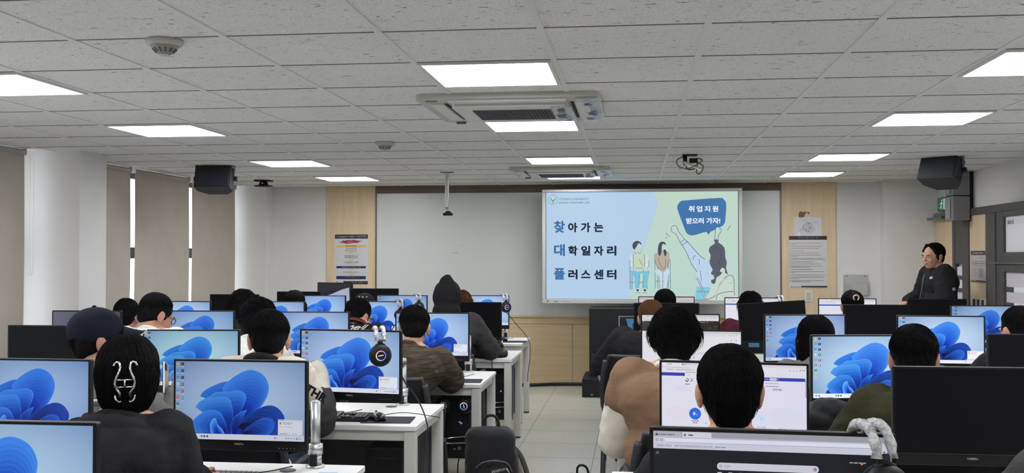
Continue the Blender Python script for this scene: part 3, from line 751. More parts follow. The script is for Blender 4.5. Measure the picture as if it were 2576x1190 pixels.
for k in range(8):
    for y0, y1 in ((9.64, 9.84), (8.9, 9.2)): wbox(b, y0, y1, 1.19-.14*k, 1.235-.14*k, X_-.026, X_-.019, .001)
struct('dark_stripe', b, M['grey_paint'], bpy.data.objects['window_5'])
# notice and switches beside the door
t = thing('door_notice', 'notice sheet with brown heading on the pale wood strip between the doors', 'notice', (X_-.03, 10.565, 1.41))
WL = Matrix(((0, 0, -1, 0), (-1, 0, 0, 0), (0, 1, 0, 0), (0, 0, 0, 1)))      # drawn on a wall facing -X
b = MB(); b.box((-.002, 0, 0), (.004, .44, .31)); b.build('sheet', M['white_plastic'], t)
d = Draw(110, 232, .436, .306)
d.rect(0, 0, 110, 232, (190, 184, 182)); d.rect(0, 0, 110, 32, (66, 56, 54)); d.squiggle(12, 98, 17, 9, (176, 170, 166), 21)
d.rect(8, 78, 106, 108, (120, 84, 84)); d.rect(10, 81, 104, 105, (190, 184, 182)); d.squiggle(14, 100, 93, 9, (90, 80, 84), 1); d.squiggle(70, 96, 52, 5, (90, 84, 84), 2)
for k in range(5): d.squiggle(8, 46, 136+14*k, 5, (110, 100, 100), k+4); d.squiggle(56, 92, 136+14*k, 5, (110, 100, 100), k+14)
d.rect(0, 218, 110, 232, (70, 66, 66)); d.squiggle(4, 40, 222, 5, (180, 180, 180), 7)
d.build('print', M['print'], t, Matrix.Translation((-.0045, 0, 0)) @ WL)
t = thing('switch_panel', 'white panel of black switches low on the wood strip between the doors', 'switch', (X_-.03, 10.54, 1.05))
b = MB(); b.rbox((-.006, 0, 0), (.012, .42, .11), .004); b.build('switch_plate', M['white_plastic'], t)
for k in range(3):
    b = MB(); b.rbox((-.015, .13-.13*k, 0), (.012, .045, .08), .003); b.build('rocker', M['black'], t)
t = thing('exit_sign', 'small green emergency exit sign on the wall above the wooden door', 'sign', (X_, 11.72, 2.075))
b = MB(); b.rbox((-.02, 0, 0), (.04, .36, .15), .004); b.build('sign_case', M['steel_grey'], t)
d = Draw(200, 100, .34, .135)
d.rect(0, 0, 200, 100, (34, 92, 62)); d.rect(120, 10, 190, 94, (150, 190, 170)); d.circ(92, 22, 9, (200, 224, 210))
for pts in ([(90, 34), (80, 60)], [(80, 60), (96, 78), (84, 94)], [(80, 60), (62, 80), (46, 78)], [(88, 38), (112, 50)], [(88, 38), (66, 44), (60, 56)]): d.line(pts, 9, (200, 224, 210))
d.build('exit_pictogram', M['glow'], t, Matrix.Translation((-.0405, 0, 0)) @ WL).color = (.7, .7, .7, 1)

# ---------------------------------------------------------------- loudspeakers
for z, lab in ((2.235, 'upper grey wall loudspeaker of the stacked pair above the doors'), (1.985, 'lower grey wall loudspeaker of the stacked pair, hanging beside the door lintel')):
    t = thing('wall_loudspeaker', lab, 'loudspeaker', (X_, 10.87, z), 0, 'stacked wall loudspeakers')
    b = MB(); b.prism([(-.205, -.12)]+[(-.215-.012*math.sin(PI*k/8), -.11+.22*k/8) for k in range(9)]+[(-.205, .12), (-.05, .12), (-.05, -.12)], -.118, .118); b.build('cabinet', mat('grey_loudspeaker', (126, 126, 128), .6, var=.1, vscale=120), t)
    b = MB(); b.rbox((-.03, .02, 0), (.05, .2, .25), .006); b.build('wall_bracket', M['black'], t)
    b = MB(); b.rbox((-.226, 0, 0), (.006, .17, .2), .003); b.build('front_grille', mat('grey_speaker_mesh', (140, 140, 142), .7, var=.2, vscale=260), t)
def hung_speaker(x, y, rz, label, tilt):
    t = thing('hanging_loudspeaker', label, 'loudspeaker', (x, y, HC), rz, 'ceiling loudspeakers')
    R = Matrix.Translation((0, 0, -.13)) @ Matrix.Rotation(math.radians(tilt), 4, 'X')
    b = MB(); b.M = R @ Matrix(((1, 0, 0, 0), (0, 1, 0, 0), (0, 0, 1, 0), (0, 0, 0, 1)))
    b.prism([(-.165, -.11), (.165, -.11), (.165, .02), (.09, .12), (-.09, .12), (-.165, .02)], -.105, .105); b.build('cabinet', mat('charcoal_loudspeaker', (44, 47, 54), .7, bump=.2, bscale=200), t)
    b = MB(); b.M = R; b.rbox((0, -.113, 0), (.315, .012, .195), .006); b.build('front_grille', mat('charcoal_speaker_mesh', (38, 41, 48), .8, var=.3, vscale=300), t)
    b = MB()
    for s in (-1, 1): b.box((s*.178, 0, -.065), (.004, .03, .13))
    b.box((0, 0, -.003), (.36, .03, .006)); b.build('u_bracket', M['steel_grey'], t)
    for s in (-1, 1):
        b = MB(); b.cyl((s*.176, 0, -.12), (s*.2, 0, -.12), .022, seg=14); b.build('knob', M['black'], t)
    return t
hung_speaker(-3.9, 9.3, .12, 'charcoal loudspeaker hanging from the ceiling by the blinds', -14)
hung_speaker(2.62, 9.25, -.75, 'charcoal loudspeaker hanging from the ceiling near the doors', -24)

# ---------------------------------------------------------------- ceiling fittings
def smoke(x, y, label):
    t = thing('smoke_detector', label, 'smoke detector', (x, y, HC), 0, 'ceiling smoke detectors')
    b = MB(); b.lathe([(.072, 0), (.072, -.014), (.062, -.024), (.03, -.03)]); b.build('base', M['aged_white'], t)
    b = MB(); b.lathe([(.058, -.022), (.052, -.03), (.026, -.056), (.02, -.058)], seg=24); b.build('sensor_cone', mat('smoke_cone', (150, 147, 140), .4), t)
    b = MB()
    for k in range(12):
        a = 2*PI*k/12; b.box((.0395*math.cos(a), .0395*math.sin(a), -.044), (.004, .007, .02), Matrix.Rotation(a, 3, 'Z') @ Matrix.Rotation(math.radians(45), 3, 'Y'))
    b.build('sensor_slot', M['grille'], t)
    b = MB(); b.lathe([(.022, -.057), (.02, -.062), (.001, -.063)], seg=20); b.build('heat_disc', M['silver'], t)
smoke(-1.82, 3.84, 'large round smoke detector on the nearer left part of the ceiling')
smoke(-1.84, 7.5, 'round smoke detector farther away left of the middle lights')
t = thing('ceiling_camera', 'small black wireless dome on a ceiling plate near the front left corner', 'camera', (-4.1, 11.1, HC))
b = MB(); b.rbox((0, 0, -.008), (.18, .12, .016), .004); b.build('plate', M['black'], t)
b = MB(); b.lathe([(.03, -.016), (.045, -.03), (.05, -.05), (.06, -.056), (.1, -.062), (.1, -.07), (.02, -.075)], seg=26); b.build('housing', M['black'], t)
b = MB(); b.ell((0, -.02, -.035), (.02, .034, .018)); b.build('lens', M['chrome'], t)
t = thing('projector_mount', 'bare metal projector bracket with loose looping cables on the ceiling', 'bracket', (.452, 8.75, HC))
b = MB(); b.rbox((0, 0, -.006), (.12, .1, .012), .003); b.cyl((-.04, 0, -.012), (-.04, 0, -.08), .018, seg=12); b.rbox((.03, 0, -.05), (.07, .03, .04), .006); b.build('mount_plate', M['black'], t)
b = MB(); b.rbox((.02, -.01, -.095), (.16, .05, .022), .004, R=Matrix.Rotation(.4, 3, 'Y')); b.rbox((-.03, .01, -.09), (.13, .04, .02), .004, R=Matrix.Rotation(-.5, 3, 'Y')); b.build('bracket_arm', M['chrome'], t)
for k, (pts, m) in enumerate(((((-.06, -.02, -.02), (-.11, -.03, -.05), (-.09, -.03, -.10), (-.02, -.04, -.12), (.05, -.04, -.09), (.1, -.03, -.05), (.06, 0, -.03)), 'tan'), (((.03, 0, -.06), (.09, 0, -.08), (.11, 0, -.11), (.08, 0, -.16), (.055, 0, -.15), (.06, 0, -.11)), 'tan'), (((-.05, .02, -.04), (-.02, .0, -.12), (.05, -.02, -.11), (.06, 0, -.05)), 'blk'))):
    b = MB(); b.tube(smooth_pts(pts, False), .005, 6); b.build('cable', mat('tan_cable', (120, 104, 76), .6) if m == 'tan' else M['black'], t)
t = thing('document_camera', 'small black camera hanging on a silver ceiling pole before the whiteboard', 'camera', (-1.88, 10.27, HC))
b = MB(); b.rbox((0, 0, -.004), (.13, .09, .008), .002); b.build('ceiling_plate', M['steel_grey'], t)
b = MB(); b.rbox((0, 0, -.18), (.034, .034, .35), .005); b.build('upper_pole', M['silver'], t)
b = MB(); b.cyl((.004, 0, -.17), (.004, 0, -.36), .011, seg=12); b.build('lower_pole', M['silver'], t)
b = MB(); b.rbox((.004, 0, -.31), (.022, .03, .14), .004); b.tube(smooth_pts([(.015, -.01, -.27), (.022, -.012, -.32), (-.01, -.012, -.37), (-.014, -.01, -.33)], False), .004, 6); b.build('clamp', mat('pole_clamp', (150, 152, 154), .4, .5), t)
b = MB(); b.rbox((.012, -.02, -.425), (.095, .06, .028), .008); b.ell((.012, -.01, -.405), (.03, .025, .014)); b.build('camera_body', M['black'], t)
# ---------------------------------------------------------------- desks
DH = .72
def desk_proto():
    t = thing('computer_desk', 'x', 'desk', (0, 0, 0), 0, 'white computer desks in rows')
    b = MB(); b.rbox((0, .365, DH-.0125), (1.598, .73, .025), .003, 1); b.build('tabletop', M['white_top'], t)
    b = MB()
    for y in (.035, .695): b.rbox((0, y, DH-.05), (1.49, .03, .048), .003, 1)
    for x in (-.765, .765): b.rbox((x, .365, DH-.05), (.03, .62, .048), .003, 1)
    b.build('under_frame', M['white_leg'], t)
    for sx in (-1, 1):
        for y in (.035, .695):
            b = MB(); b.rbox((sx*.768, y, (DH-.03)/2+.006), (.055, .055, DH-.04), .004); b.build('leg', M['white_leg'], t)
            q = MB(); q.rbox((sx*.768, y, .008), (.05, .05, .016), .002, 1); q.build('foot', M['black'], bpy.data.objects[t.children[-1].name] if False else t)
    b = MB(); b.rbox((0, .66, .47), (1.46, .016, .42), .003, 1); b.build('modesty_panel', M['panel_grey'], t)
    for x in (-.4, .4):
        b = MB(); b.lathe([(.03, DH), (.03, DH+.003), (.024, DH+.004), (.001, DH+.004)], Matrix.Translation((x+.14, .60, 0)), 20); b.build('cable_grommet', M['grille'], t)
    return t
DESK = desk_proto(); KIDS[DESK.name] = list(DESK.children)
ROWB = (2.32, 3.86, 5.50, 7.10, 8.67, 10.05)       # back edge of every row
XLD, XRD = -1.02, -.09
ordn = ('nearest', 'second', 'third', 'fourth', 'fifth', 'front')
used = False
for r, yb in enumerate(ROWB):
    for x, nm in ((XLD-.8, 'left group, desk beside the aisle'), (XLD-2.4, 'left group, desk towards the windows'), (XRD+.8, 'right group, desk beside the aisle'), (XRD+2.4, 'right group, desk towards the doors')):
        lab = 'white computer desk in the %s row, %s' % (ordn[r], nm)
        xo = {3: .065, 4: .07}.get(r, 0) if x < 0 else 0
        loc = (x+xo, yb-.73, 0)
        if not used: DESK.location = loc; DESK['label'] = lab; used = True
        else: dup(DESK, loc, 0, lab)

# ---------------------------------------------------------------- what the monitors show, and the reflections painted on two of them
SW, SH = .484, .2765
def desktop(popup=True, icons=True):
    d = Draw(1310, 815, SW, SH, .00006)
    def bgc(u, v):
        e = min(1, math.hypot((u-.55)/.75, (v-.52)/.8)); e = e*e
        return tuple(a+(c-a)*e for a, c in zip((186, 206, 230), (112, 140, 184)))
    d.gradient(0, 0, 1310, 815, bgc, 14, 9)
    T = lambda pts: [(x-22, y-62) for x, y in pts]
    hi, mid, dk, dd = (74, 146, 240), (32, 104, 220), (8, 40, 138), (5, 20, 78)
    rim = (132, 190, 255)
    def petals(root, out, n, shr, ang, c0, c1, ci, rimc=rim, rw=3):
        root = T([root])[0]; base = smooth_pts(T(out), False, 5)
        for k in range(n):
            s = 1-shr*k; a = math.radians(ang*k); ca, sa = math.cos(a)*s, math.sin(a)*s
            pts = [(root[0]+(x-root[0])*ca-(y-root[1])*sa, root[1]+(x-root[0])*sa+(y-root[1])*ca) for x, y in base]
            t = k/max(1, n-1); co = tuple(p+(q-p)*t for p, q in zip(c0, c1))
            d.fan(root, pts, co, ci, 3); d.line(pts, rw, tuple(p*.3+q*.7 for p, q in zip(rimc, co)))
    d.fill(T([(225, 878), (260, 700), (420, 560), (600, 480), (700, 520), (860, 640), (1060, 700), (1060, 800), (1000, 878)]), (14, 52, 158), 4)
    petals((640, 560), [(275, 430), (318, 372), (420, 312), (545, 270), (640, 300), (640, 420)], 3, .15, 2, (52, 124, 222), (30, 96, 206), dk)
    petals((640, 706), [(500, 345), (560, 270), (650, 200), (740, 155), (810, 146), (885, 172), (938, 222), (970, 300), (968, 375), (945, 442), (905, 512), (850, 560), (770, 612), (700, 660)], 10, .06, 1.3, (66, 138, 236), (18, 72, 196), (6, 26, 110))
    petals((662, 724), [(690, 680), (760, 620), (860, 556), (935, 520), (1005, 513), (1065, 538), (1112, 592), (1132, 645), (1110, 725), (1050, 812), (940, 830), (800, 812), (720, 790)], 6, .11, 4, (26, 74, 178), (12, 40, 124), (3, 12, 56), (66, 118, 214))
    petals((690, 800), [(740, 760), (850, 680), (930, 642), (1000, 650), (1032, 690), (1020, 760), (960, 820), (820, 815)], 4, .17, 6, (40, 104, 216), (14, 50, 150), dd, (90, 150, 240))
    petals((615, 700), [(300, 470), (380, 425), (440, 385), (560, 378), (660, 360), (725, 384), (746, 440), (710, 520), (660, 590)], 4, .14, 2, (66, 142, 234), (22, 82, 202), (8, 36, 130))
    petals((600, 800), [(232, 545), (288, 476), (420, 442), (535, 432), (588, 466), (600, 560), (604, 700)], 4, .13, 2, (70, 148, 232), (24, 86, 200), (8, 34, 124))
    petals((560, 830), [(240, 815), (192, 725), (232, 658), (322, 590), (420, 572), (488, 600), (530, 680), (552, 780)], 4, .17, 2, (58, 136, 232), (18, 70, 188), (6, 26, 110))
    petals((470, 830), [(392, 815), (384, 720), (410, 668), (440, 660), (460, 720), (500, 760), (530, 815)], 3, .2, 0, (92, 170, 250), (30, 96, 214), dk)
    petals((640, 830), [(600, 815), (604, 740), (630, 650), (690, 590), (760, 560)], 4, .1, -6, (48, 120, 226), (16, 62, 176), (6, 26, 110))
    if icons:
        cc = ((206, 176, 96), (80, 162, 206), (72, 152, 198), (190, 206, 220), (120, 160, 196), (206, 96, 60), (60, 150, 130), (200, 180, 90))
        for k in range(8):
            y = 14+70*k; d.rect(14, y, 44, y+28, cc[k], 5); d.squiggle(10, 50, y+42, 6, (206, 216, 230), k)
            if k == 5: d.circ(29, y+14, 8, (236, 196, 70)); d.circ(29, y+14, 5, (60, 110, 210))
        cc = ((60, 34, 30), (22, 30, 74), (26, 24, 78), (30, 120, 76), (186, 50, 50), (70, 150, 210))
        for k in range(6):
            y = 12+72*k; d.rect(64, y, 94, y+30, cc[k], 6); d.squiggle(60, 100, y+44, 6, (206, 216, 230), k+9)
            d.rect(71, y+9, 84, y+19, ((206, 120, 60), (120, 170, 240), (150, 150, 240), (220, 236, 226), (240, 220, 216), (226, 240, 250))[k], 3)
    d.rect(0, 756, 1310, 815, (222, 222, 232))
    for k, x in enumerate((24, 60, 270, 298, 328)): d.rect(x, 774, x+18, 794, ((70, 130, 220), (90, 94, 110), (60, 120, 180), (70, 70, 84), (50, 70, 130))[k], 4)
    d.circ(1022, 784, 9, (226, 104, 50)); d.squiggle(1036, 1056, 780, 5, (120, 124, 140), 3)
    for k in range(5): d.rect(1130+26*k, 780, 1142+26*k, 790, (110, 114, 130), 3)
    d.squiggle(1240, 1290, 776, 6, (84, 88, 100), 4); d.squiggle(1232, 1292, 792, 6, (84, 88, 100), 5)
    if popup:
        d.rect(1052, 588, 1298, 752, (180, 184, 196)); d.rect(1054, 590, 1296, 750, (232, 230, 236)); d.rect(1054, 590, 1296, 604, (214, 212, 220))
        d.squiggle(1060, 1110, 597, 6, (70, 74, 84), 1); d.rect(1068, 616, 1088, 642, (204, 160, 150), 5); d.fill([(1074, 622), (1086, 632), (1072, 638)], (206, 70, 50))
        d.squiggle(1102, 1206, 624, 8, (92, 92, 102), 2); d.squiggle(1102, 1180, 638, 6, (130, 130, 140), 3); d.squiggle(1068, 1196, 666, 5, (160, 160, 170), 4)
        d.rect(1054, 724, 1296, 750, (224, 222, 230)); d.squiggle(1076, 1146, 738, 7, (100, 100, 112), 5); d.rect(1180, 730, 1270, 746, (240, 240, 244), 4); d.squiggle(1196, 1258, 738, 7, (120, 120, 130), 6)
    return d
def browser_top(d, w, h=48, page=(236, 234, 238)):
    d.rect(0, 0, w, h*.36, (206, 203, 209)); d.rect(w*.01, h*.06, w*.2, h*.36, (230, 228, 232), 3); d.squiggle(w*.03, w*.16, h*.2, h*.1, (90, 90, 96), 1)
    d.rect(0, h*.36, w, h, (228, 226, 230)); d.rect(w*.1, h*.42, w*.86, h*.66, (216, 214, 220), 4); d.squiggle(w*.11, w*.24, h*.54, h*.09, (120, 120, 126), 2)
    for k in range(3): d.ring(w*(.02+.024*k), h*.54, h*.07, h*.03, (120, 120, 126))
    d.squiggle(w*.02, w*.3, h*.82, h*.09, (110, 110, 120), 3)
    for k in range(4): d.rect(w*(.88+.025*k), h*.5, w*(.89+.025*k), h*.58, (110, 106, 116))
    for k in range(3): d.rect(w*(.93+.025*k), h*.14, w*(.938+.025*k), h*.2, (100, 100, 106))
def newtab():
    d = Draw(605, 345, SW, SH, .00006)
    d.rect(0, 0, 605, 345, (26, 28, 34)); d.rect(0, 0, 605, 17, (160, 160, 170)); d.rect(0, 1, 74, 17, (180, 180, 190), 3); d.rect(76, 1, 152, 17, (214, 214, 224), 3)
    d.rect(0, 15, 605, 46, (206, 208, 220)); d.rect(30, 17, 560, 29, (226, 228, 238), 6); d.line([(34, 29), (556, 29)], 1, (130, 150, 206)); d.line([(34, 17), (556, 17)], 1, (130, 150, 206))
    d.squiggle(12, 56, 9, 4, (80, 84, 96), 1); d.rect(6, 6, 11, 12, (60, 66, 84)); d.squiggle(92, 104, 9, 5, (50, 54, 66), 2); d.rect(80, 6, 86, 12, (120, 124, 140))
    d.ring(10, 23, 3, 1, (96, 100, 116)); d.ring(22, 23, 3, 1, (96, 100, 116)); d.text(10, 41, 5, '즐겨찾기 가져오기', (80, 84, 100), 0, width=38); d.text(56, 41, 5, '빠르게 액세스하려면 즐겨찾기를 즐겨찾기 모음에 넣으세요.', (80, 84, 100), 0, width=100)
    d.squiggle(160, 190, 38.5, 4, (96, 140, 216), 6); d.circ(585, 38, 3.6, (220, 130, 90)); d.circ(586, 38, 2.2, (90, 120, 220))
    for i in range(3):
        for j in range(3): d.rect(7+3*i, 54+2.6*j, 8.6+3*i, 55.6+2.6*j, (150, 154, 166))
    d.rect(166, 78, 424, 97, (206, 208, 218), 9); d.ring(176, 87, 3, 1, (90, 92, 104)); d.text(185, 90, 6, '웹 검색', (120, 122, 134), 0, width=14)
    d.circ(414, 88, 5, (220, 120, 80)); d.circ(415, 87, 3.4, (80, 120, 226)); d.circ(413, 89, 2, (230, 190, 120))
    ic = ((50, 70, 160), (150, 40, 46), (214, 90, 100), (90, 150, 206), (206, 92, 60), (60, 100, 170), (40, 60, 130), (46, 40, 36), (70, 64, 90), (180, 184, 196))
    for k in range(10):
        x = 166+27.4*k; d.rect(x, 103, x+14, 117, (220, 222, 230), 4); d.circ(x+7, 110, 3.8, ic[k]) if k in (0, 1, 5) else d.rect(x+3.5, 107, x+10.5, 113, ic[k], 1)
        d.squiggle(x-4, x+18, 121.5, 3, (190, 194, 206), k)
    d.squiggle(500, 540, 66, 4, (150, 154, 166), 3); d.circ(530, 68, 3.6, (206, 120, 60)); d.rect(599, 46, 603, 90, (120, 122, 132), 1)
    return d
def portal():
    d = Draw(2200, 1240, SW, SH, .00006); T = lambda x: x-75; Y = lambda y: y-110
    d.gradient(0, 0, 2200, 1240, lambda u, v: (226-6*abs(u-.4), 224-4*u, 234+4*u), 4, 4)
    d.rect(0, 0, 2200, 42, (214, 211, 219)); d.rect(10, 4, 310, 42, (230, 228, 234), 8); d.squiggle(80, 160, 22, 14, (90, 88, 98), 1); d.rect(322, 14, 340, 32, (50, 50, 60)); d.squiggle(352, 386, 24, 12, (90, 90, 100), 2)
    d.rect(0, 42, 2200, 150, (226, 223, 230)); d.squiggle(166, 430, 76, 9, (120, 120, 130), 3); d.squiggle(80, 190, 104, 10, (90, 90, 100), 4); d.squiggle(230, 520, 106, 10, (100, 100, 110), 5)
    for k in range(4): d.ring(16+40*k, 68, 9, 3, (120, 120, 130))
    for k in range(5): d.rect(1950+50*k, 74, 1962+50*k, 86, (150, 90, 96) if k == 3 else (130, 126, 136))
    for k in range(3): d.rect(2110+28*k, 60, 2122+28*k, 72, (90, 88, 96))
    d.rect(0, 152, 362, 202, (52, 66, 166)); d.rect(1000, 190, 2180, 240, (52, 66, 166)); d.rect(1652, 198, 1760, 232, (232, 230, 240), 14); d.squiggle(1670, 1744, 215, 10, (70, 70, 110), 6); d.squiggle(1560, 1640, 214, 14, (180, 186, 230), 8); d.ring(1780, 214, 13, 4, (180, 186, 230))
    d.squiggle(370, 560, 144, 12, (110, 110, 120), 7); d.squiggle(412, 442, 184, 10, (90, 90, 100), 8)
    d.circ(395, 260, 27, (206, 54, 60)); d.circ(395, 264, 26, (30, 32, 44)); d.circ(389, 256, 16, (236, 234, 240)); d.circ(404, 268, 9, (236, 234, 240)); d.text(440, 280, 40, '고', (40, 42, 52), .02)
    d.squiggle(366, 440, 326, 16, (60, 60, 70), 9); d.squiggle(1590, 1790, 278, 11, (120, 120, 132), 10); d.squiggle(1600, 1800, 322, 14, (90, 90, 100), 11); d.text(1700, 384, 26, '전체 메뉴', (60, 62, 76), .02)
    for (x, y, rx, ry, c) in ((330, 400, 110, 40, (222, 217, 234)), (250, 760, 190, 90, (227, 219, 231)), (1900, 800, 240, 160, (218, 221, 236))): d.circ(x, y, rx, c, ry)
    d.circ(520, 778, 92, (50, 106, 226)); d.text(488, 800, 50, '0', (236, 240, 252), .05); d.text(536, 800, 18, '건', (220, 230, 250), .02)
    d.squiggle(470, 574, 888, 18, (70, 70, 86), 31); d.squiggle(486, 562, 918, 18, (70, 70, 86), 32)
    d.circ(1530, 820, 78, (206, 224, 244)); d.line([(1512, 820), (1548, 820)], 4, (120, 136, 170)); d.line([(1530, 802), (1530, 838)], 4, (120, 136, 170)); d.text(1466, 956, 22, '메뉴 추가설정', (110, 124, 166), .01, width=126)
    d.squiggle(1370, 1400, 946, 16, (120, 130, 170), 3); d.squiggle(670, 700, 920, 14, (140, 140, 170), 5)
    d.rect(1788, 952, 2196, 1240, (150, 148, 158)); d.rect(1792, 956, 2192, 1240, (232, 230, 236)); d.squiggle(1796, 1890, 966, 14, (70, 70, 80), 6); d.rect(1796, 978, 2190, 984, (190, 188, 198)); d.fill([(1826, 994), (1846, 1008), (1824, 1022)], (206, 60, 56)); d.squiggle(1868, 2040, 1010, 16, (90, 88, 98), 7)
    d.rect(2186, 200, 2194, 480, (96, 98, 112))
    return d
def whitepage():
    d = Draw(1000, 570, SW, SH, .00006); d.rect(0, 0, 1000, 570, (226, 225, 232)); browser_top(d, 1000, 74); d.circ(556, 176, 13, (206, 66, 60)); d.circ(559, 176, 5.5, (230, 228, 234))
    for x in (900, 950): d.rect(x, 86, x+9, 93, (90, 90, 98))
    d.squiggle(860, 930, 118, 7, (110, 110, 120), 4); d.squiggle(500, 560, 300, 7, (130, 130, 140), 5); d.rect(520, 262, 536, 278, (180, 178, 188)); d.rect(300, 210, 700, 238, (214, 213, 222), 13)
    return d
def darkpage(base=(66, 60, 52), head=(200, 198, 204)):
    d = Draw(1000, 570, SW, SH, .00006)
    d.gradient(0, 0, 1000, 570, lambda u, v: tuple(c*(1-.35*u) for c in base), 6, 3); browser_top(d, 1000, 78)
    rnd = random.Random(4)
    for k in range(60):
        x, y = rnd.uniform(10, 980), rnd.uniform(110, 560); w = rnd.uniform(10, 60); g = rnd.uniform(.6, 1.35); d.rect(x, y, min(x+w, 990), y+rnd.uniform(3, 14), tuple(c*g for c in base)); d.k -= 1
    d.k += 2; d.circ(850, 96, 7, (220, 130, 60)); d.squiggle(760, 830, 96, 8, (170, 160, 140), 6); d.rect(10, 90, 30, 100, (150, 140, 120))
    return d
def tealpage():
    d = Draw(1000, 570, SW, SH, .00006); d.rect(0, 0, 1000, 570, (32, 52, 64)); d.rect(0, 0, 1000, 96, (206, 200, 204)); d.squiggle(20, 180, 30, 12, (150, 146, 150), 1); d.squiggle(760, 960, 60, 10, (150, 146, 150), 2)
    d.rect(20, 112, 40, 128, (150, 170, 180)); d.squiggle(52, 140, 120, 14, (130, 150, 160), 3); d.circ(812, 124, 13, (226, 232, 234))
    for k in range(4): d.rect(850+36*k, 116, 866+36*k, 132, (130, 160, 170), 4)
    d.rect(60, 200, 500, 500, (26, 42, 54)); return d
def sitepage(flip=False):
    d = Draw(1000, 570, SW, SH, .00006); d.rect(0, 0, 1000, 570, (224, 224, 232)); browser_top(d, 1000, 84)
    d.rect(0, 100, 380, 124, (66, 92, 176)); d.rect(480, 100, 1000, 124, (66, 92, 176)); d.squiggle(600, 680, 112, 10, (190, 200, 230), 1); d.rect(400, 126, 500, 186, (234, 234, 240)); d.circ(428, 152, 13, (40, 46, 66)); d.squiggle(448, 494, 153, 15, (70, 74, 92), 12)
    for k in range(3): d.squiggle(380+110*k, 440+110*k, 214, 9, (120, 122, 140), k)
    d.rect(380, 262, 480, 274, (170, 172, 186)); d.rect(390, 330, 640, 360, (70, 92, 190)); d.rect(690, 330, 940, 360, (206, 212, 230)); d.squiggle(700, 760, 146, 8, (120, 120, 136), 6)
    return d
def painted_sheen(a, c):  # light reflected on a dull screen, painted as a glowing gradient
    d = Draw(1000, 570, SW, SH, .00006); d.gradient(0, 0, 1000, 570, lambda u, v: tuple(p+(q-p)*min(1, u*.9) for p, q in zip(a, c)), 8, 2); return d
def reflecting():  # dark screen, the room's reflection painted on it as glowing shapes
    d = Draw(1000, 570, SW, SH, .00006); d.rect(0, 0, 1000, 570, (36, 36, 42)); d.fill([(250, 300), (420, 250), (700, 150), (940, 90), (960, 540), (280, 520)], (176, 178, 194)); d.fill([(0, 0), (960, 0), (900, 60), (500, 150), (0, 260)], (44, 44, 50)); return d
LOCAL = {}
def content(kind):
    if kind not in LOCAL:
        d = {'desk': lambda: desktop(True), 'desk_plain': lambda: desktop(False), 'newtab': newtab, 'portal': portal, 'white': whitepage, 'dark': darkpage, 'teal': tealpage, 'site': sitepage, 'lavender': lambda: painted_sheen((104, 105, 122), (62, 64, 74)), 'pale': reflecting}[kind]()
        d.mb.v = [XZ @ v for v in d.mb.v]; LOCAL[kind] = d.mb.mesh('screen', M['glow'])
    return LOCAL[kind]

# ---------------------------------------------------------------- monitors on clamp arms
MW, MH = .50, .322
def housing_mesh():
    b = MB(); b.M = XZ
    b.prism(rrect(MW, MH, .006), -.022, -.0035)
    b.M = Matrix.Identity(4); b.rbox((0, .03, -.02), (.30, .03, .19), .012)
    b.M = XZ
    cy = MH/2-.007-SH/2
    for (x, y, w, h) in ((0, MH/2-.0035, MW, .007), (0, -MH/2+(MH-SH-.007)/2, MW, MH-SH-.007), (-MW/2+.004, cy, .008, SH), (MW/2-.004, cy, .008, SH)): b.rbox((x, y, -.001), (w, h, .006), .0015, 1)
    return b.mesh('housing', M['bezel'])
HOUSING = housing_mesh()
def logo_mesh():
    vs, fs = text_mesh('다원엘에스', .02); k = .0078
    b = MB(); b.M = Matrix.Translation((0, -.0043, -MH/2+.021)) @ XZ; x1 = max(v[0] for v in vs)
    b.add([((v[0]-x1/2)*k, v[1]*k, 0) for v in vs], fs); return b.mesh('maker_lettering', mat('grey_lettering', (176, 178, 182), .5))
LOGO = logo_mesh()
b = MB()
for k in range(5): b.box((.15+.014*k, -.0045, -MH/2+.012), (.004, .0012, .0022))
BTNS = b.mesh('button_mark', mat('button_mark', (130, 132, 138), .5))
b = MB(); b.box((0, 0, 0), (SW, .002, SH)); PANEL = b.mesh('screen_panel', M['screen_off'])
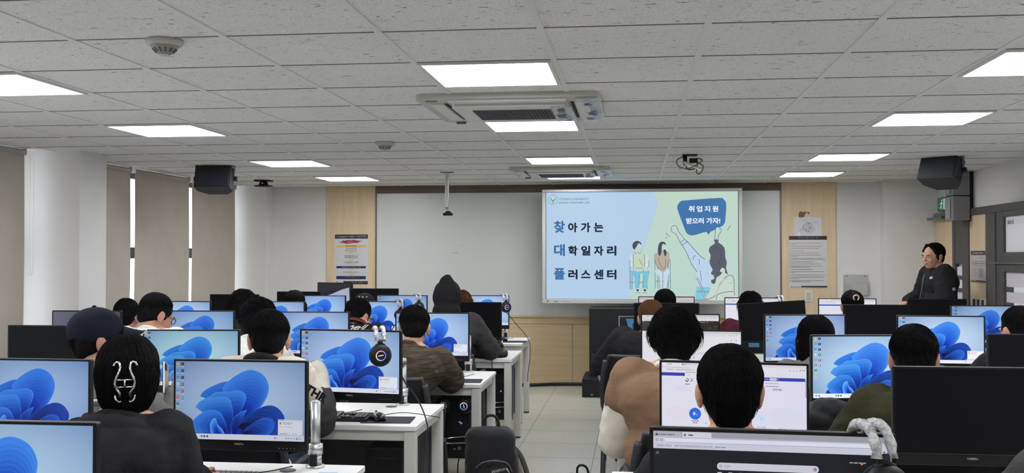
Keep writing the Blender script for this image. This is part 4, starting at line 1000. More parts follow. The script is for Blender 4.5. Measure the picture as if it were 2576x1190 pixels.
def monitor(x, y, top, yaw, kind, label, pole=None, tint=(.9, .92, .95), roll=0, w=1.0, group='flat monitors on the desks'):
    """x, y: middle of the front face; pole: (x, y) of the clamp on the desk's back edge"""
    t = thing('monitor', label, 'monitor', (x, y, DH), math.radians(yaw), group)
    zc = top-DH-MH*w/2
    def P(name, me, off=(0, 0, 0)):
        o = link(name, me, t); o.matrix_local = Matrix.Translation((0, 0, zc)) @ Matrix.Rotation(math.radians(roll), 4, 'Y') @ Matrix.Scale(w, 4) @ Matrix.Translation(off); return o
    P('housing', HOUSING)
    zs = MH/2-.007-SH/2
    P('screen_panel', PANEL, (0, .0005, zs))
    if kind:
        o = P('screen', content(kind), (0, -.0008, zs)); o.color = tuple(tint)+(1,)
    P('maker_lettering', LOGO); P('button_mark', BTNS)
    if pole:
        Mi = t.matrix_basis.inverted(); p = Mi @ Vector((pole[0], pole[1], DH)); p.z = 0
        b = MB(); b.cyl(p+Vector((0, 0, .03)), p+Vector((0, 0, .245)), .0185, seg=20); b.cyl(p+Vector((0, 0, .245)), p+Vector((0, 0, .249)), .016, seg=20); b.build('arm_pole', M['silver'], t)
        b = MB(); b.cyl(p+Vector((0, 0, .05)), p+Vector((0, 0, .088)), .028, seg=22); b.build('pole_collar', M['silver'], t)
        b = MB(); b.cyl(p+Vector((0, 0, 0)), p+Vector((0, 0, .008)), .036, seg=22); b.cyl(p+Vector((0, 0, .008)), p+Vector((0, 0, .05)), .024, seg=20); b.build('desk_clamp', M['silver'], t)
        b = MB(); b.rbox(p+Vector((0, -.024, .03)), (.03, .012, .04), .003); b.build('clamp_knob', M['black'], t)
        b = MB(); zz = min(zc, .225); e = Vector((0, .055, zz)); q = p+Vector((0, 0, zz)); b.tube([q, Vector((q.x-.03, q.y+.02, q.z)), Vector((0, max(q.y, .07), q.z)), e], .014, 10); b.rbox((0, .05, zc), (.1, .014, .1), .004); b.tube([e, (0, .05, zc)], .016, 10); b.build('arm', M['steel_grey'], t)
    return t
def rowpole(x, r): return (x+(.1 if r == 2 and x > -1.4 and x < -1.3 else .205), ROWB[r]-.055)
Lt = lambda x, y, top, yaw, kind, label, r, **k: monitor(x, y, top, yaw, kind, label, rowpole(x, r), **k)
# left group, from the viewer to the front
Lt(-1.464, 2.23, 1.137, 0, 'desk_plain', 'monitor with a pale teal desktop cut off by the bottom left corner', 0, tint=(.80, .90, .92))
Lt(-1.404, 3.57, 1.144, -1.6, 'desk', 'large near monitor with blue ribbon desktop and small dialog, right of the hair clip', 1, tint=(.72, .75, .80))
Lt(-2.235, 3.61, 1.135, -2, 'desk_plain', 'near monitor with blue ribbon desktop cut off by the left edge', 1, tint=(.64, .72, .84))
Lt(-1.335, 4.76, 1.168, -9, 'desk', 'monitor with a hung headset on its top right corner, above the keyboard', 2, tint=(.88, .92, .98), w=1.03)
Lt(-2.258, 5.08, 1.139, 4.7, 'desk_plain', 'monitor with greenish blue ribbon desktop between the hair clip and the cream jacket', 2, tint=(.80, .98, .88))
Lt(-3.184, 5.354, 1.135, 0, None, 'switched off black monitor by the windows, left of the navy cap', 2)
Lt(-1.345, 6.80, 1.138, .5, 'desk', 'blue ribbon monitor just right of the brown fleece jacket', 3, tint=(.92, .98, 1.08))
Lt(-2.18, 6.862, 1.136, 1, 'desk_plain', 'blue ribbon monitor partly behind the head above the cream jacket', 3, tint=(.82, .88, .98))
Lt(-3.018, 6.924, 1.135, 2, 'desk_plain', 'blue ribbon monitor right of the white hoodie and glasses', 3, tint=(.66, .76, .86))
Lt(-3.8, 6.837, 1.135, 2, 'lavender', 'dim monitor with painted lavender sheen behind the navy cap, seen above its left side', 3)
Lt(-1.336, 8.40, 1.137, 0, None, 'switched off black monitor just right of the pointed hood', 4)
Lt(-2.165, 8.48, 1.137, 0, 'desk', 'blue ribbon monitor right of the black jacket with white lettering', 4, tint=(.88, .96, 1.06))
Lt(-2.997, 8.41, 1.135, 0, 'desk_plain', 'blue ribbon monitor left of the long straight hair, only its top in view', 4, tint=(.88, .94, 1.02))
Lt(-3.795, 8.36, 1.135, 0, 'desk_plain', 'blue ribbon monitor top showing behind the white hoodie and glasses', 4, tint=(.98, 1.02, 1.06))
Lt(-1.455, 9.88, 1.136, 0, 'desk_plain', 'front row monitor right of the pointed hood with a headset on its corner', 5, tint=(1.05, 1.1, 1.12))
Lt(-2.246, 9.85, 1.136, 0, 'desk', 'front row monitor with blue ribbon desktop right of the striped cap', 5, tint=(.78, .86, .94))
Lt(-3.0, 9.67, 1.137, -3, 'desk_plain', 'front row blue ribbon monitor right of the long straight hair', 5, tint=(.8, .92, 1.04))
Lt(-3.925, 9.83, 1.138, 0, None, 'switched off black front row monitor nearest the windows', 5)
# right group
Lt(.278, 2.22, 1.150, -4, 'newtab', 'large near monitor showing a dark page with a white search bar', 0, tint=(.88, .88, .9))
Lt(.329, 3.616, 1.152, -8.1, 'portal', 'near monitor showing a white web page with blue bars and a blue circle', 1, tint=(.95, .95, .97))
Lt(1.135, 3.70, 1.135, 0, None, 'big switched off black monitor at the lower right', 1, w=1.04)
Lt(.274, 5.247, 1.146, -4.8, 'white', 'monitor with an almost blank white page behind the brown and cream jacket', 2, tint=(.96, .96, .97))
Lt(1.085, 5.10, 1.139, 8, 'desk', 'bright monitor with blue ribbon desktop left of the olive jacket', 2, tint=(1.12, 1.19, 1.13), w=1.05)
Lt(1.945, 5.28, 1.135, 0, None, 'switched off black monitor cut off by the right edge', 2)
Lt(.282, 6.69, 1.145, 3.7, 'dark', 'monitor with a dark web page under a grey browser bar behind the tousled head', 3, tint=(.9, .9, .92))
Lt(1.033, 6.556, 1.154, 6.3, 'desk_plain', 'blue ribbon monitor partly covered by long black hair', 3, tint=(.84, .88, .98))
Lt(1.813, 6.478, 1.156, -3.2, 'desk', 'bright blue ribbon monitor above the olive jacket', 3, tint=(1.14, 1.16, 1.14), w=1.0)
Lt(.235, 8.10, 1.150, 0, None, 'switched off black monitor behind the brown hair bun below the large display', 4)
mt = Lt(1.03, 8.05, 1.165, 0, None, 'switched off black monitor hanging crooked, with a blue label on its lower edge', 4, roll=-3.6)
b = MB(); b.rbox((-.14, -.006, .118), (.08, .002, .032), .002); b.build('blue_label', mat('blue_label', (70, 118, 150), .5), mt)
Lt(1.856, 8.345, 1.135, 0, None, 'switched off black monitor in front of the hair tied with a light band', 4)
Lt(2.646, 8.30, 1.135, 0, 'desk_plain', 'blue ribbon monitor in front of the standing man', 4, tint=(.7, .8, .9))
Lt(.273, 9.40, 1.150, -3, 'teal', 'front row monitor with a dark teal page below the large display', 5, tint=(.9, .9, .92))
Lt(1.04, 9.45, 1.143, -5, 'site', 'front row monitor with white page left of the wood panel', 5, tint=(1, 1, 1.02))
Lt(1.874, 9.551, 1.135, -2, 'site', 'front row monitor with white page under the acrylic paper holder', 5, tint=(.96, .97, 1.0))
Lt(2.629, 9.50, 1.135, 0, None, 'switched off black front row monitor beside the standing man', 5)
# teacher corner
monitor(-3.37, 11.38, 1.215, -24, 'pale', 'slanted dark monitor with a painted reflection, on the side table at the front left', (-3.30, 11.55), group='teacher corner monitors')
monitor(-2.80, 10.95, 1.165, 0, None, 'black monitor with its dark screen showing behind the striped cap', (-2.60, 11.2), group='teacher corner monitors', w=1.06)
monitor(-3.72, 11.18, 1.12, 0, None, 'black monitor peeking out left of the long straight hair near the front wall', (-3.95, 11.4), group='teacher corner monitors')
# ---------------------------------------------------------------- people
def remesh(mb, voxel, smooth=3, name='body'):
    me = mb.mesh(name); fix_normals(me)
    o = bpy.data.objects.new(name, me); COL.objects.link(o)
    m = o.modifiers.new('r', 'REMESH'); m.mode = 'VOXEL'; m.voxel_size = voxel; m.use_smooth_shade = True
    s = o.modifiers.new('s', 'SMOOTH'); s.factor = .5; s.iterations = smooth
    out = bpy.data.meshes.new_from_object(o.evaluated_get(bpy.context.evaluated_depsgraph_get()))
    bpy.data.objects.remove(o); bpy.data.meshes.remove(me)
    return out
def wrinkle(me, amp, freq, seed=0, zs=1.0):
    off = Vector((seed*7.3, seed*3.1, seed*1.7)); co = []
    for v in me.vertices:
        p = Vector((v.co.x*freq, v.co.y*freq, v.co.z*freq*zs))+off
        n = 1-2*abs(noise.noise(p)); n2 = noise.noise(p*2.3)
        c = v.co+v.normal*amp*(n*.8+n2*.35-.3); co += [c.x, c.y, c.z]
    me.vertices.foreach_set('co', co); me.update()
def hair_mat(name, c, c2):
    return mat(name, c, .75, spec=.08, c2=c2, vscale=9, stretch=(14, 14, 1.5), bump=.25, bscale=26)
HM = {'black': hair_mat('black_hair', (26, 25, 27), (13, 13, 15)), 'brown': hair_mat('auburn_hair', (122, 84, 56), (84, 56, 38)), 'auburn': hair_mat('dark_auburn_hair', (104, 64, 46), (70, 44, 34))}
SKIN = mat('skin', (196, 148, 122), .5, spec=.35, var=.06, vscale=14, bump=.04, bscale=220)
def fabric(name, c, var=.12, bump=.35, bs=150, **k): return mat(name, c, .92, spec=.15, var=var, vscale=16, bump=bump, bscale=bs, **k)
FB = {'black': fabric('black_fabric', (37, 37, 40)), 'charcoal': fabric('charcoal_fabric', (64, 63, 64)), 'grey': fabric('grey_marl', (120, 118, 116)), 'white': fabric('white_sweatshirt', (226, 224, 218), .04), 'cream': fabric('cream_jacket', (222, 214, 196), .04), 'navy': fabric('navy_cotton', (30, 34, 46)),
      'brown_fleece': mat('brown_striped_fleece', (112, 99, 86), .95, spec=.1, c2=(66, 58, 50), vscale=5, stretch=(2, 2, 14), bump=.8, bscale=110), 'camel': fabric('camel_wool', (134, 106, 84), .06), 'ivory': mat('ivory_leather', (222, 216, 202), .5, spec=.35, var=.03, vscale=6), 'maroon': fabric('maroon_knit', (84, 32, 46)), 'olive': fabric('olive_fleece', (58, 58, 40)), 'denim': fabric('dark_denim', (44, 50, 66)), 'darkgrey': fabric('dark_grey_fleece', (74, 74, 74))}
def ik(S, W, l1, l2, pole):
    d = W-S; L = min(d.length, (l1+l2)*.985); d = d.normalized(); W = S+d*L
    a = (l1*l1-l2*l2+L*L)/(2*L); h = math.sqrt(max(l1*l1-a*a, 1e-6))
    p = Vector(pole); p = (p-d*p.dot(d)).normalized()
    return S+d*a+p*h, W
def hand(b, W, d, side, curl=.5, up=Vector((0, 0, 1))):
    """palm and five fingers leaving wrist W along d"""
    d = d.normalized(); x = d.cross(up).normalized()*side*-1; n = x.cross(d).normalized()
    if n.dot(up) < 0: n = -n
    pc = W+d*.05
    R = Matrix((x, d, n)).transposed()
    b.ell(pc, (.039, .052, .0155), R)
    b.cap(W-d*.02, W+d*.03, .026, .026)
    for k, (off, L) in enumerate(((-.031, .068), (-.0105, .078), (.0105, .072), (.031, .056))):
        p = pc+d*.042+x*off; a = curl*.5
        q = p+(d*math.cos(a)-n*math.sin(a)+x*off*1.2)*L*.5; a = curl*1.3
        r = q+(d*math.cos(a)-n*math.sin(a)+x*off*.8)*L*.5
        b.cap(p, q, .0088, .0082, 10); b.cap(q, r, .0082, .0068, 10)
    p = pc-x*.03-d*.02; q = p+(-x*.75+d*.6-n*.25)*.042; r = q+(-x*.25+d*.9-n*.3)*.034
    b.cap(p, q, .012, .0098, 10); b.cap(q, r, .0098, .0078, 10)
def head_shapes(b, H):
    b.M = H
    b.ell((0, -.012, .03), (.0735, .092, .083), seg=28, rings=18); b.ell((0, .028, -.028), (.061, .066, .084), seg=28, rings=18)
    b.ell((0, .045, -.082), (.036, .036, .028)); b.ell((0, .02, -.07), (.055, .05, .04))
    for s in (-1, 1):
        b.ell((s*.036, .07, -.03), (.022, .018, .02)); b.cap((s*.012, .089, .012), (s*.046, .078, .014), .009, .009)
        E = Matrix.Rotation(s*-.5, 3, 'Z') @ Matrix.Rotation(-.15, 3, 'X')
        b.ell((s*.079, -.006, -.012), (.0085, .021, .034), E); b.ell((s*.083, -.016, -.004), (.008, .010, .028), E); b.ell((s*.077, .002, -.038), (.008, .011, .011))
    b.cap((0, .09, .008), (0, .105, -.022), .0085, .0115); b.ell((0, .103, -.027), (.0155, .011, .0095))
    b.ell((0, .088, -.052), (.021, .011, .0065)); b.ell((0, .086, -.063), (.018, .011, .007)); b.M = Matrix.Identity(4)
def strands(b, H, bv, n, th_end, seed=0, w=.0013, lift=.004, mess=.35, seg=None):
    """fine locks combed over the hair surface from the crown down to the hairline"""
    rnd = random.Random(seed); R3 = H.to_3x3()
    for _ in range(n):
        a = rnd.uniform(0, 2*PI); te = th_end(a)*rnd.uniform(.8, 1.07); t0 = te*max(.0, rnd.uniform(-.15, .72)); tw = rnd.uniform(-mess, mess); pts = []
        if seg: te = min(te, t0+rnd.uniform(*seg))
        lf = lift*rnd.uniform(.1, 1.0)
        for i in range(7):
            u = i/6; t = t0+(te-t0)*u; aa = a+tw*u
            d = Vector((math.sin(t)*math.cos(aa), math.sin(t)*math.sin(aa), math.cos(t))); c = Vector((0, -.02, .02 if t < 1.6 else .02-.09*(t-1.6)))
            o = H @ (c+d*.45); h = bv.ray_cast(o, -(R3 @ d).normalized())
            if h[0] is None: break
            pts.append(h[0]+(R3 @ d)*(lf*(.2+.8*u) if seg else lf*math.sin(PI*(.15+.8*u))))
        if len(pts) < 4: continue
        m = len(pts); ww = w*rnd.uniform(.7, 1.5)
        b.tube(pts, [ww*(.4 if i == 0 else 1-.85*max(0, (i/(m-1)-.5)*2)) for i in range(m)], 3, cap=False)
def hair_mesh(H, style, dens, seed, vol=1.0):
    b = MB(); b.M = H; v = vol
    def ends(front, side, back):
        return lambda a: math.radians(front+(side-front)*min(1, (1-math.sin(a)))+(back-side)*max(0, -math.sin(a)))
    mess, lift = .3, .005
    if style == 'parted':
        b.ell((0, -.026, .038), (.0845*v, .094*v, .0875*v), seg=30, rings=20); b.ell((0, -.058, -.018), (.066*v, .046, .056)); fe = ends(44, 80, 118)
        for s in (-1, 1): b.cap((s*.022, .044, .104), (s*.07, .045, .05), .014, .010); b.cap((s*.071, .016, .012), (s*.0725, .02, -.02), .011, .006)
    elif style == 'short':
        b.ell((0, -.018, .034), (.0845*v, .098*v, .091*v), seg=30, rings=20); b.ell((0, -.05, -.012), (.073*v, .066, .082)); b.ell((0, -.064, -.05), (.054*v, .042, .056)); fe = ends(58, 84, 142)
        for s in (-1, 1): b.cap((s*.070, .022, .012), (s*.0715, .026, -.018), .011, .006)
    elif style == 'crop':
        b.ell((0, -.018, .034), (.0845*v, .098*v, .091*v), seg=30, rings=20); b.ell((0, -.052, -.008), (.072*v, .062, .07)); b.ell((0, -.062, -.03), (.06*v, .044, .05)); fe = ends(58, 82, 116)
        for s in (-1, 1): b.cap((s*.070, .022, .012), (s*.0715, .026, -.018), .011, .006)
    elif style == 'full':
        fe = ends(60, 100, 126); b.ell((0, -.018, .036), (.088*v, .1*v, .094*v), seg=30, rings=20); b.ell((0, -.052, -.012), (.08*v, .066, .084)); b.ell((0, -.06, -.05), (.06*v, .048, .06)); mess, lift = .6, .016
        for s in (-1, 1): b.ell((s*.072*v, -.012, .012), (.03, .064, .05))
    elif style == 'long':
        fe = ends(62, 120, 172); b.ell((0, -.018, .032), (.0845*v, .1*v, .092*v), seg=30, rings=20); b.ell((0, -.045, -.06), (.092*v, .07, .15)); b.ell((0, -.055, -.17), (.098*v, .055, .14)); mess = .12
        for s in (-1, 1): b.cap((s*.076, .02, .0), (s*.078, .03, -.2), .024, .018)
    elif style == 'clip':
        fe = ends(60, 108, 150); b.ell((0, -.016, .034), (.0855*v, .1*v, .092*v), seg=30, rings=20); b.ell((0, -.046, .004), (.088*v, .088, .1)); b.ell((0, -.055, -.04), (.08*v, .07, .085)); b.ell((0, -.056, -.075), (.046*v, .04, .045)); mess = .22
        for s in (-1, 1): b.ell((s*.052, -.02, -.01), (.036, .062, .07))
    else:
        fe = ends(58, 96, 134); b.ell((0, -.018, .032), (.0835*v, .098*v, .0905*v), seg=30, rings=20); b.ell((0, -.055, -.02), (.068*v, .055, .07)); mess = .15
        z = -.03 if style == 'bun' else .05
        b.ell((0, -.122, z), (.045, .04, .042))
        if style == 'ponytail': b.cap((0, -.14, .04), (0, -.135, -.14), .03, .012)
    b.M = Matrix.Identity(4)
    me = remesh(b, .006, 5, 'hair'); wrinkle(me, .003, 34, seed, .5)
    s = MB()
    s.v = [v_.co.copy() for v_ in me.vertices]; s.f = [tuple(p.vertices) for p in me.polygons]; s.sm = [True]*len(s.f); s.c = [(1, 1, 1, 1)]*len(s.v)
    bv = BVHTree.FromPolygons(s.v, s.f); bpy.data.meshes.remove(me)
    short = style in ('short', 'crop', 'parted', 'full')
    strands(s, H, bv, int(dens*(3.2 if short else 2.2)), fe, seed, .0009 if dens > 1000 else .0012 if dens > 350 else (.0015 if dens > 250 else .0022), lift, mess*(1.8 if short else 1), (.35, .8) if short else None)
    return s.mesh('hair')
def decal(t, me, name, m, draw_vs, fs, origin, ux, uy, parent, lift=.003):
    """flat lettering laid onto a garment: every point is dropped onto the cloth"""
    bv = BVHTree.FromPolygons([v.co for v in me.vertices], [tuple(p.vertices) for p in me.polygons])
    ux = Vector(ux).normalized(); uy = Vector(uy).normalized(); dn = ux.cross(uy).normalized(); o = Vector(origin); b = MB(); vs = []
    for x, y in draw_vs:
        p = o+ux*x+uy*y; h = bv.ray_cast(p+dn*.4, -dn)
        vs.append(h[0]+dn*lift if h[0] else p)
    b.add(vs, fs); return b.build(name, m, parent)

def person(label, head, yaw=0, hy=0, nod=8, tilt=0, lean=.25, lat=0.0, hs=1.08, style='short', hair='black', dens=300, vol=1.0, top='black', sleeve=None, hood=False, hood_up=False, collar=None,
           hands=None, legs='denim', sit=True, voxel=.0068, seed=1, sw=1.0, bulk=.026, wr=.007, pole=None, short_sleeve=None, shrug=0.0, rise=0.0, sstart=.12):
    """head: world position of the head's middle"""
    a = math.radians(yaw); cy, sy = math.cos(a), math.sin(a)
    root = Vector((head[0]-(lat*cy-lean*sy), head[1]-(lat*sy+lean*cy), 0))
    Hc = Vector((lat, lean, head[2]))
    HR = Matrix.Rotation(math.radians(hy), 4, 'Z') @ Matrix.Rotation(math.radians(tilt), 4, 'Y') @ Matrix.Rotation(math.radians(-nod), 4, 'X')
    H = Matrix.Translation(Hc) @ HR @ Matrix.Scale(hs, 4)
    N = H @ Vector((0, -.04, -.125))+Vector((0, 0, shrug)); N.x = lat*.9
    P = Vector((0, 0, .57 if sit else .93)); ax = (N-P)
    C = P+ax*.64+Vector((0, -.045 if sit else -.01, 0)); B = P+ax*.3+Vector((0, -.03 if sit else .01, 0))
    q = Vector((0, 0, 1)).rotation_difference(ax.normalized()).to_matrix()
    S = {s: N+q @ Vector((s*.168*sw, .005, -.062+rise)) for s in (-1, 1)}
    if hands is None: hands = {}
    l1, l2 = .275, .25; E = {}; W = {}
    for s in (-1, 1):
        w = Vector(hands.get(s, (s*.17, lean+.30, .765) if sit else (s*.22, .08, .82)))
        pl = (pole or {}).get(s, (s*.75, -.25, -.75))
        E[s], W[s] = ik(S[s], w, l1, l2, pl)
    if sit: leg = {s: [Vector((s*.09, .03, .545)), Vector((s*.13, .43, .52)), Vector((s*.13, .40, .10))] for s in (-1, 1)}
    else: leg = {s: [Vector((s*.09, 0, .90)), Vector((s*.10, .03, .49)), Vector((s*.10, -.01, .09))] for s in (-1, 1)}
    # body: one continuous skin surface
    b = MB(); head_shapes(b, H)
    b.cap(H @ Vector((0, -.03, -.05)), N+Vector((0, -.005, -.03)), .054*hs, .062)
    b.ell(P, (.155, .11, .10)); b.ell(B, (.135, .10, .14), q); b.ell(C, (.155, .105, .16), q); b.cap(S[-1], S[1], .055, .055)
    for s in (-1, 1):
        b.cap(N+Vector((s*.03, 0, 0)), S[s], .05, .045)
        b.cap(S[s], E[s], .05, .041); b.cap(E[s], W[s], .041, .027); hd = (W[s]-E[s])
        hand(b, W[s], hd+Vector((0, .02, -.04)) if sit and W[s].z < .85 else hd, s)
        L = leg[s]; b.cap(L[0], L[1], .078, .056); b.cap(L[1], L[2], .056, .036); b.cap(L[2], L[2]+Vector((0, .13, -.05)), .038, .03)
    body = remesh(b, voxel, 2, 'person')
    body.materials.append(SKIN)
    o = link('person', body); o.location = root; o.rotation_euler = (0, 0, a); tag(o, label, 'person')
    # eyes and brows
    f = MB(); f.M = H; g = MB(); g.M = H; k = MB(); k.M = H
    for s in (-1, 1):
        f.ell((s*.031, .0815, -.004), (.0125, .008, .0042)); g.ell((s*.031, .0885, -.004), (.0048, .0025, .0042))
        k.tube([(s*.014, .098, .014), (s*.032, .0965, .019), (s*.05, .086, .015)], [.0025, .0034, .0018], 6)
    f.build('eyeball', mat_eye, o); g.build('iris', M['black'], o); k.build('eyebrow', HM['black'], o)
    mo = MB(); mo.M = H; mo.tube([(-.02, .0925, -.0575), (0, .1, -.0572), (.02, .0925, -.0575)], [.001, .0022, .001], 6); mo.build('mouth', mat_lip, o)
    # clothes
    g_ = bulk; j = MB(); sl = {s: MB() for s in (-1, 1)}; cut = N+Vector((0, 0, -.02))
    j.ell(P+Vector((0, 0, .01)), (.165+g_, .12+g_, .11)); j.ell(B, (.145+g_, .108+g_, .16), q); j.ell(C, (.162+g_, .112+g_, .17), q); j.cap(S[-1], S[1], .058+g_*.6, .058+g_*.6)
    for s in (-1, 1):
        j.cap(N+Vector((s*.035, -.005, -.028)), S[s], .05, .05+g_*.6)
        j.cap(C+q @ Vector((s*.10, -.01, .03)), S[s]+(E[s]-S[s])*.22, .085+g_, .05+g_)
        q_ = sl[s] if sleeve else j
        q_.cap(S[s]+(E[s]-S[s])*(sstart if sleeve else 0), E[s], .056+g_, .048+g_)
        if sleeve and sstart > .2: j.cap(S[s], S[s]+(E[s]-S[s])*(sstart+.08), .06+g_, .063+g_)
        we = W[s] if not (short_sleeve and s in short_sleeve) else E[s]+(W[s]-E[s])*.22
        q_.cap(E[s], we-(W[s]-E[s]).normalized()*.015, .048+g_, .036+g_*.7)
    cp = [N+q @ Vector((.078*math.cos(t), .074*math.sin(t)-.004, -.012-.018*math.sin(t))) for t in [2*PI*i/20 for i in range(20)]]
    cb = MB() if collar else j; cb.tube(cp, .019, 8, closed=True)
    if hood:
        hb = MB(); hb.ell(N+Vector((0, -.075, -.05)), (.15, .07, .085)); hb.ell(N+Vector((0, -.125, -.11)), (.115, .05, .08))
        for s in (-1, 1): hb.cap(N+Vector((s*.13, -.04, -.035)), N+Vector((s*.08, .07, -.04)), .038, .028)
        rim = [(-.085, .06, -.015), (-.15, .0, -.012), (-.165, -.06, -.03), (-.12, -.13, -.075), (-.04, -.17, -.125), (.04, -.172, -.125), (.12, -.13, -.07), (.165, -.06, -.025), (.15, .0, -.01), (.085, .06, -.015)]
        hb.tube([N+Vector(p) for p in smooth_pts(rim, False, 4)], .017, 8)
        hb.tube([N+Vector(p) for p in smooth_pts([(-.07, .05, .0), (-.098, -.01, .008), (-.07, -.075, .012), (0, -.098, .008), (.07, -.075, .012), (.098, -.01, .008), (.07, .05, .0)], False, 4)], .016, 8)
        m_ = remesh(hb, .0085, 2, 'hood'); wrinkle(m_, .006, 12, seed+5, 1.2); m_.materials.append(FB[top]); link('hood', m_, o)
    jm = remesh(j, .0105, 7, 'jacket'); wrinkle(jm, wr, 11, seed, 1.4); jm.materials.append(FB[top]); jo = link('jacket', jm, o)
    if collar: m_ = remesh(cb, .006, 2, 'collar'); m_.materials.append(FB[collar]); link('collar', m_, o)
    so = {}
    if sleeve:
        for s in (-1, 1): m_ = remesh(sl[s], .0105, 3, 'sleeve'); wrinkle(m_, wr, 12, seed+s, 1.2); m_.materials.append(FB[sleeve]); so[s] = link('sleeve', m_, o)
    t_ = MB(); t_.ell(P+Vector((0, 0, -.02)), (.17, .13, .105))
    for s in (-1, 1): L = leg[s]; t_.cap(L[0], L[1], .092, .068); t_.cap(L[1], L[2], .068, .052)
    m_ = remesh(t_, .014, 3, 'trousers'); wrinkle(m_, .006, 12, seed, 1); m_.materials.append(FB[legs]); link('trousers', m_, o)
    for s in (-1, 1):
        f = MB(); A = leg[s][2]; f.ell((A.x, A.y+.07, .048), (.047, .135, .046)); f.ell((A.x, A.y-.01, .075), (.044, .06, .06)); f.rbox((A.x, A.y+.065, .012), (.088, .27, .024), .01, 3)
        f.build('shoe', FB['black'] if s else None, o)
    # hair or headgear
    if hood_up:
        f = MB(); f.M = H; f.ell((0, -.03, .02), (.105, .118, .125)); f.ell((0, -.075, .07), (.062, .05, .10)); f.ell((0, -.05, .135), (.034, .036, .042)); f.ell((0, -.045, -.09), (.1, .1, .09)); f.M = Matrix.Identity(4)
        m_ = remesh(f, .009, 4, 'raised_hood'); wrinkle(m_, .005, 14, seed, .7); m_.materials.append(FB[hood_up]); link('raised_hood', m_, o)
    else:
        hm = hair_mesh(H, style, dens, seed, vol); hm.materials.append(HM[hair]); link('hair', hm, o)
    return dict(o=o, H=H, N=N, S=S, E=E, W=W, C=C, jacket=jm, sleeves=so, q=q, P=P, root=root, yaw=a)
mat_eye = mat('eye_white', (214, 208, 200), .25); mat_lip = mat('lip_line', (128, 78, 70), .5)
def glasses(p):
    b = MB(); b.M = p['H']
    for s in (-1, 1):
        b.tube([(s*.034+.024*math.cos(t), .1, -.006+.019*math.sin(t)) for t in [2*PI*i/18 for i in range(18)]], .002, 6, closed=True)
        b.tube([(s*.058, .099, -.002), (s*.074, .085, .0), (s*.083, .0, .002), (s*.08, -.018, -.012)], .0018, 6)
    b.tube([(-.011, .1, -.002), (0, .104, .002), (.011, .1, -.002)], .0018, 6); b.build('glasses', M['black'], p['o'])
def cap(p, m, stripes=False):
    H = p['H']; b = MB(); b.M = H
    b.ell((0, -.016, .046), (.091, .108, .09), seg=32, rings=20)
    b.M = H; P = []
    for j in range(6):
        P.append([(.078*math.sin(t)*(1-.06*j), .07+.085*math.cos(t)*1.0*(.55+.45*j/5)*(j/5)+.02*math.cos(t), .056-.006*j-.03*math.sin(t)**2) for t in [-1.25+2.5*i/12 for i in range(13)]])
    b.grid(P); b.grid([[(x, y, z-.005) for x, y, z in r] for r in P][::-1])
    b.build('baseball_cap', m, p['o'])
    b = MB(); b.M = H; b.ell((0, -.016, .137), (.009, .009, .006)); b.build('cap_button', m, p['o'])
    if stripes:
        b = MB(); b.M = H
        for k in (-1, 0, 1):
            P = [Vector((k*.03+.006*u+.008*v, 0, .055+.05*v)) for u, v in ((-1, 0), (1, 0), (1, 1), (-1, 1))]
            P = [Vector((x.x, -.016-.108*math.sqrt(max(0, 1-(x.x/.091)**2-((x.z-.046)/.09)**2))-.003, x.z)) for x in P]
            b.add(P, [(0, 1, 2, 3)])
        b.build('cap_stripe', M['white_plastic'], p['o'])
    else:
        b = MB(); b.M = H; b.tube([(.074*math.sin(t)*.95, .08+.105*math.cos(t), -.03*math.sin(t)**2+.03) for t in [-1.2+2.4*i/16 for i in range(17)]], .002, 5); b.build('brim_piping', M['white_plastic'], p['o'])
def top_z(z, hs=1.08): return z-.128*hs
PP = {}
PP[1] = person('person in a black hoodie with dark hair held up by a silver claw clip', (-1.61, 3.15, top_z(1.267)), style='clip', dens=1100, top='black', hood=True, seed=1, hy=24, lean=.2, lat=-.06, bulk=.026, vol=1.0, sw=.94, hands={1: (.08, .42, .765), -1: (-.08, .42, .765)}, pole={1: (.25, -.2, -1), -1: (-.3, -.2, -1)})
PP[2] = person('person in a navy baseball cap and grey top, head turned right, phone in hand', (-2.33, 4.3, top_z(1.285)), hy=-52, nod=-2, style='crop', dens=200, top='grey', hands={1: (.29, .40, .90)}, pole={1: (.6, .1, -.8)}, seed=2)
PP[3] = person('person with glasses and a white hoodie bending over the desk by the window blinds', (-3.03, 6.3, top_z(1.28)), hy=-38, nod=22, style='crop', dens=420, top='white', hood=True, seed=3, lean=.27, rise=.02)
PP[4] = person('person whose black hair alone shows between the navy cap and white hoodie', (-3.945, 7.7, top_z(1.185)), nod=12, dens=160, top='charcoal', seed=4)
PP[5] = person('person with black hair before the black monitor by the corner window gap', (-3.0, 7.7, top_z(1.25)), nod=10, dens=180, style='full', top='black', seed=5)
PP[6] = person('person with black hair and white hoodie partly hidden by the cream jacket wearer', (-2.22, 5.95, top_z(1.262)), nod=18, hy=-10, dens=300, style='full', vol=.97, top='white', hood=True, seed=6, lat=.07, lean=.28)
PP[7] = person('person in a cream jacket with black collar and lettered sleeve, hand raised to the chin', (-1.67, 4.6, top_z(1.271)), nod=10, style='crop', dens=700, top='cream', sleeve='cream', collar='black', hands={1: (.17, .42, .98)}, pole={1: (.2, -.25, -1)}, hy=16, seed=7, lean=.23, bulk=.024, sw=.93, shrug=.03, rise=.015)
PP[8] = person('person with long straight black hair before the front left wood panel', (-3.03, 9.0, top_z(1.212)), nod=6, dens=220, style='long', top='charcoal', seed=8)
PP[9] = person('person in a black varsity jacket with striped collar and white script on the back', (-2.09, 7.7, top_z(1.196)), hy=-34, nod=20, style='crop', dens=300, top='black', collar='black', hands={-1: (-.12, .42, 1.0)}, pole={-1: (-.7, .1, -.8)}, seed=9, lat=.03, lean=.28, shrug=.06)
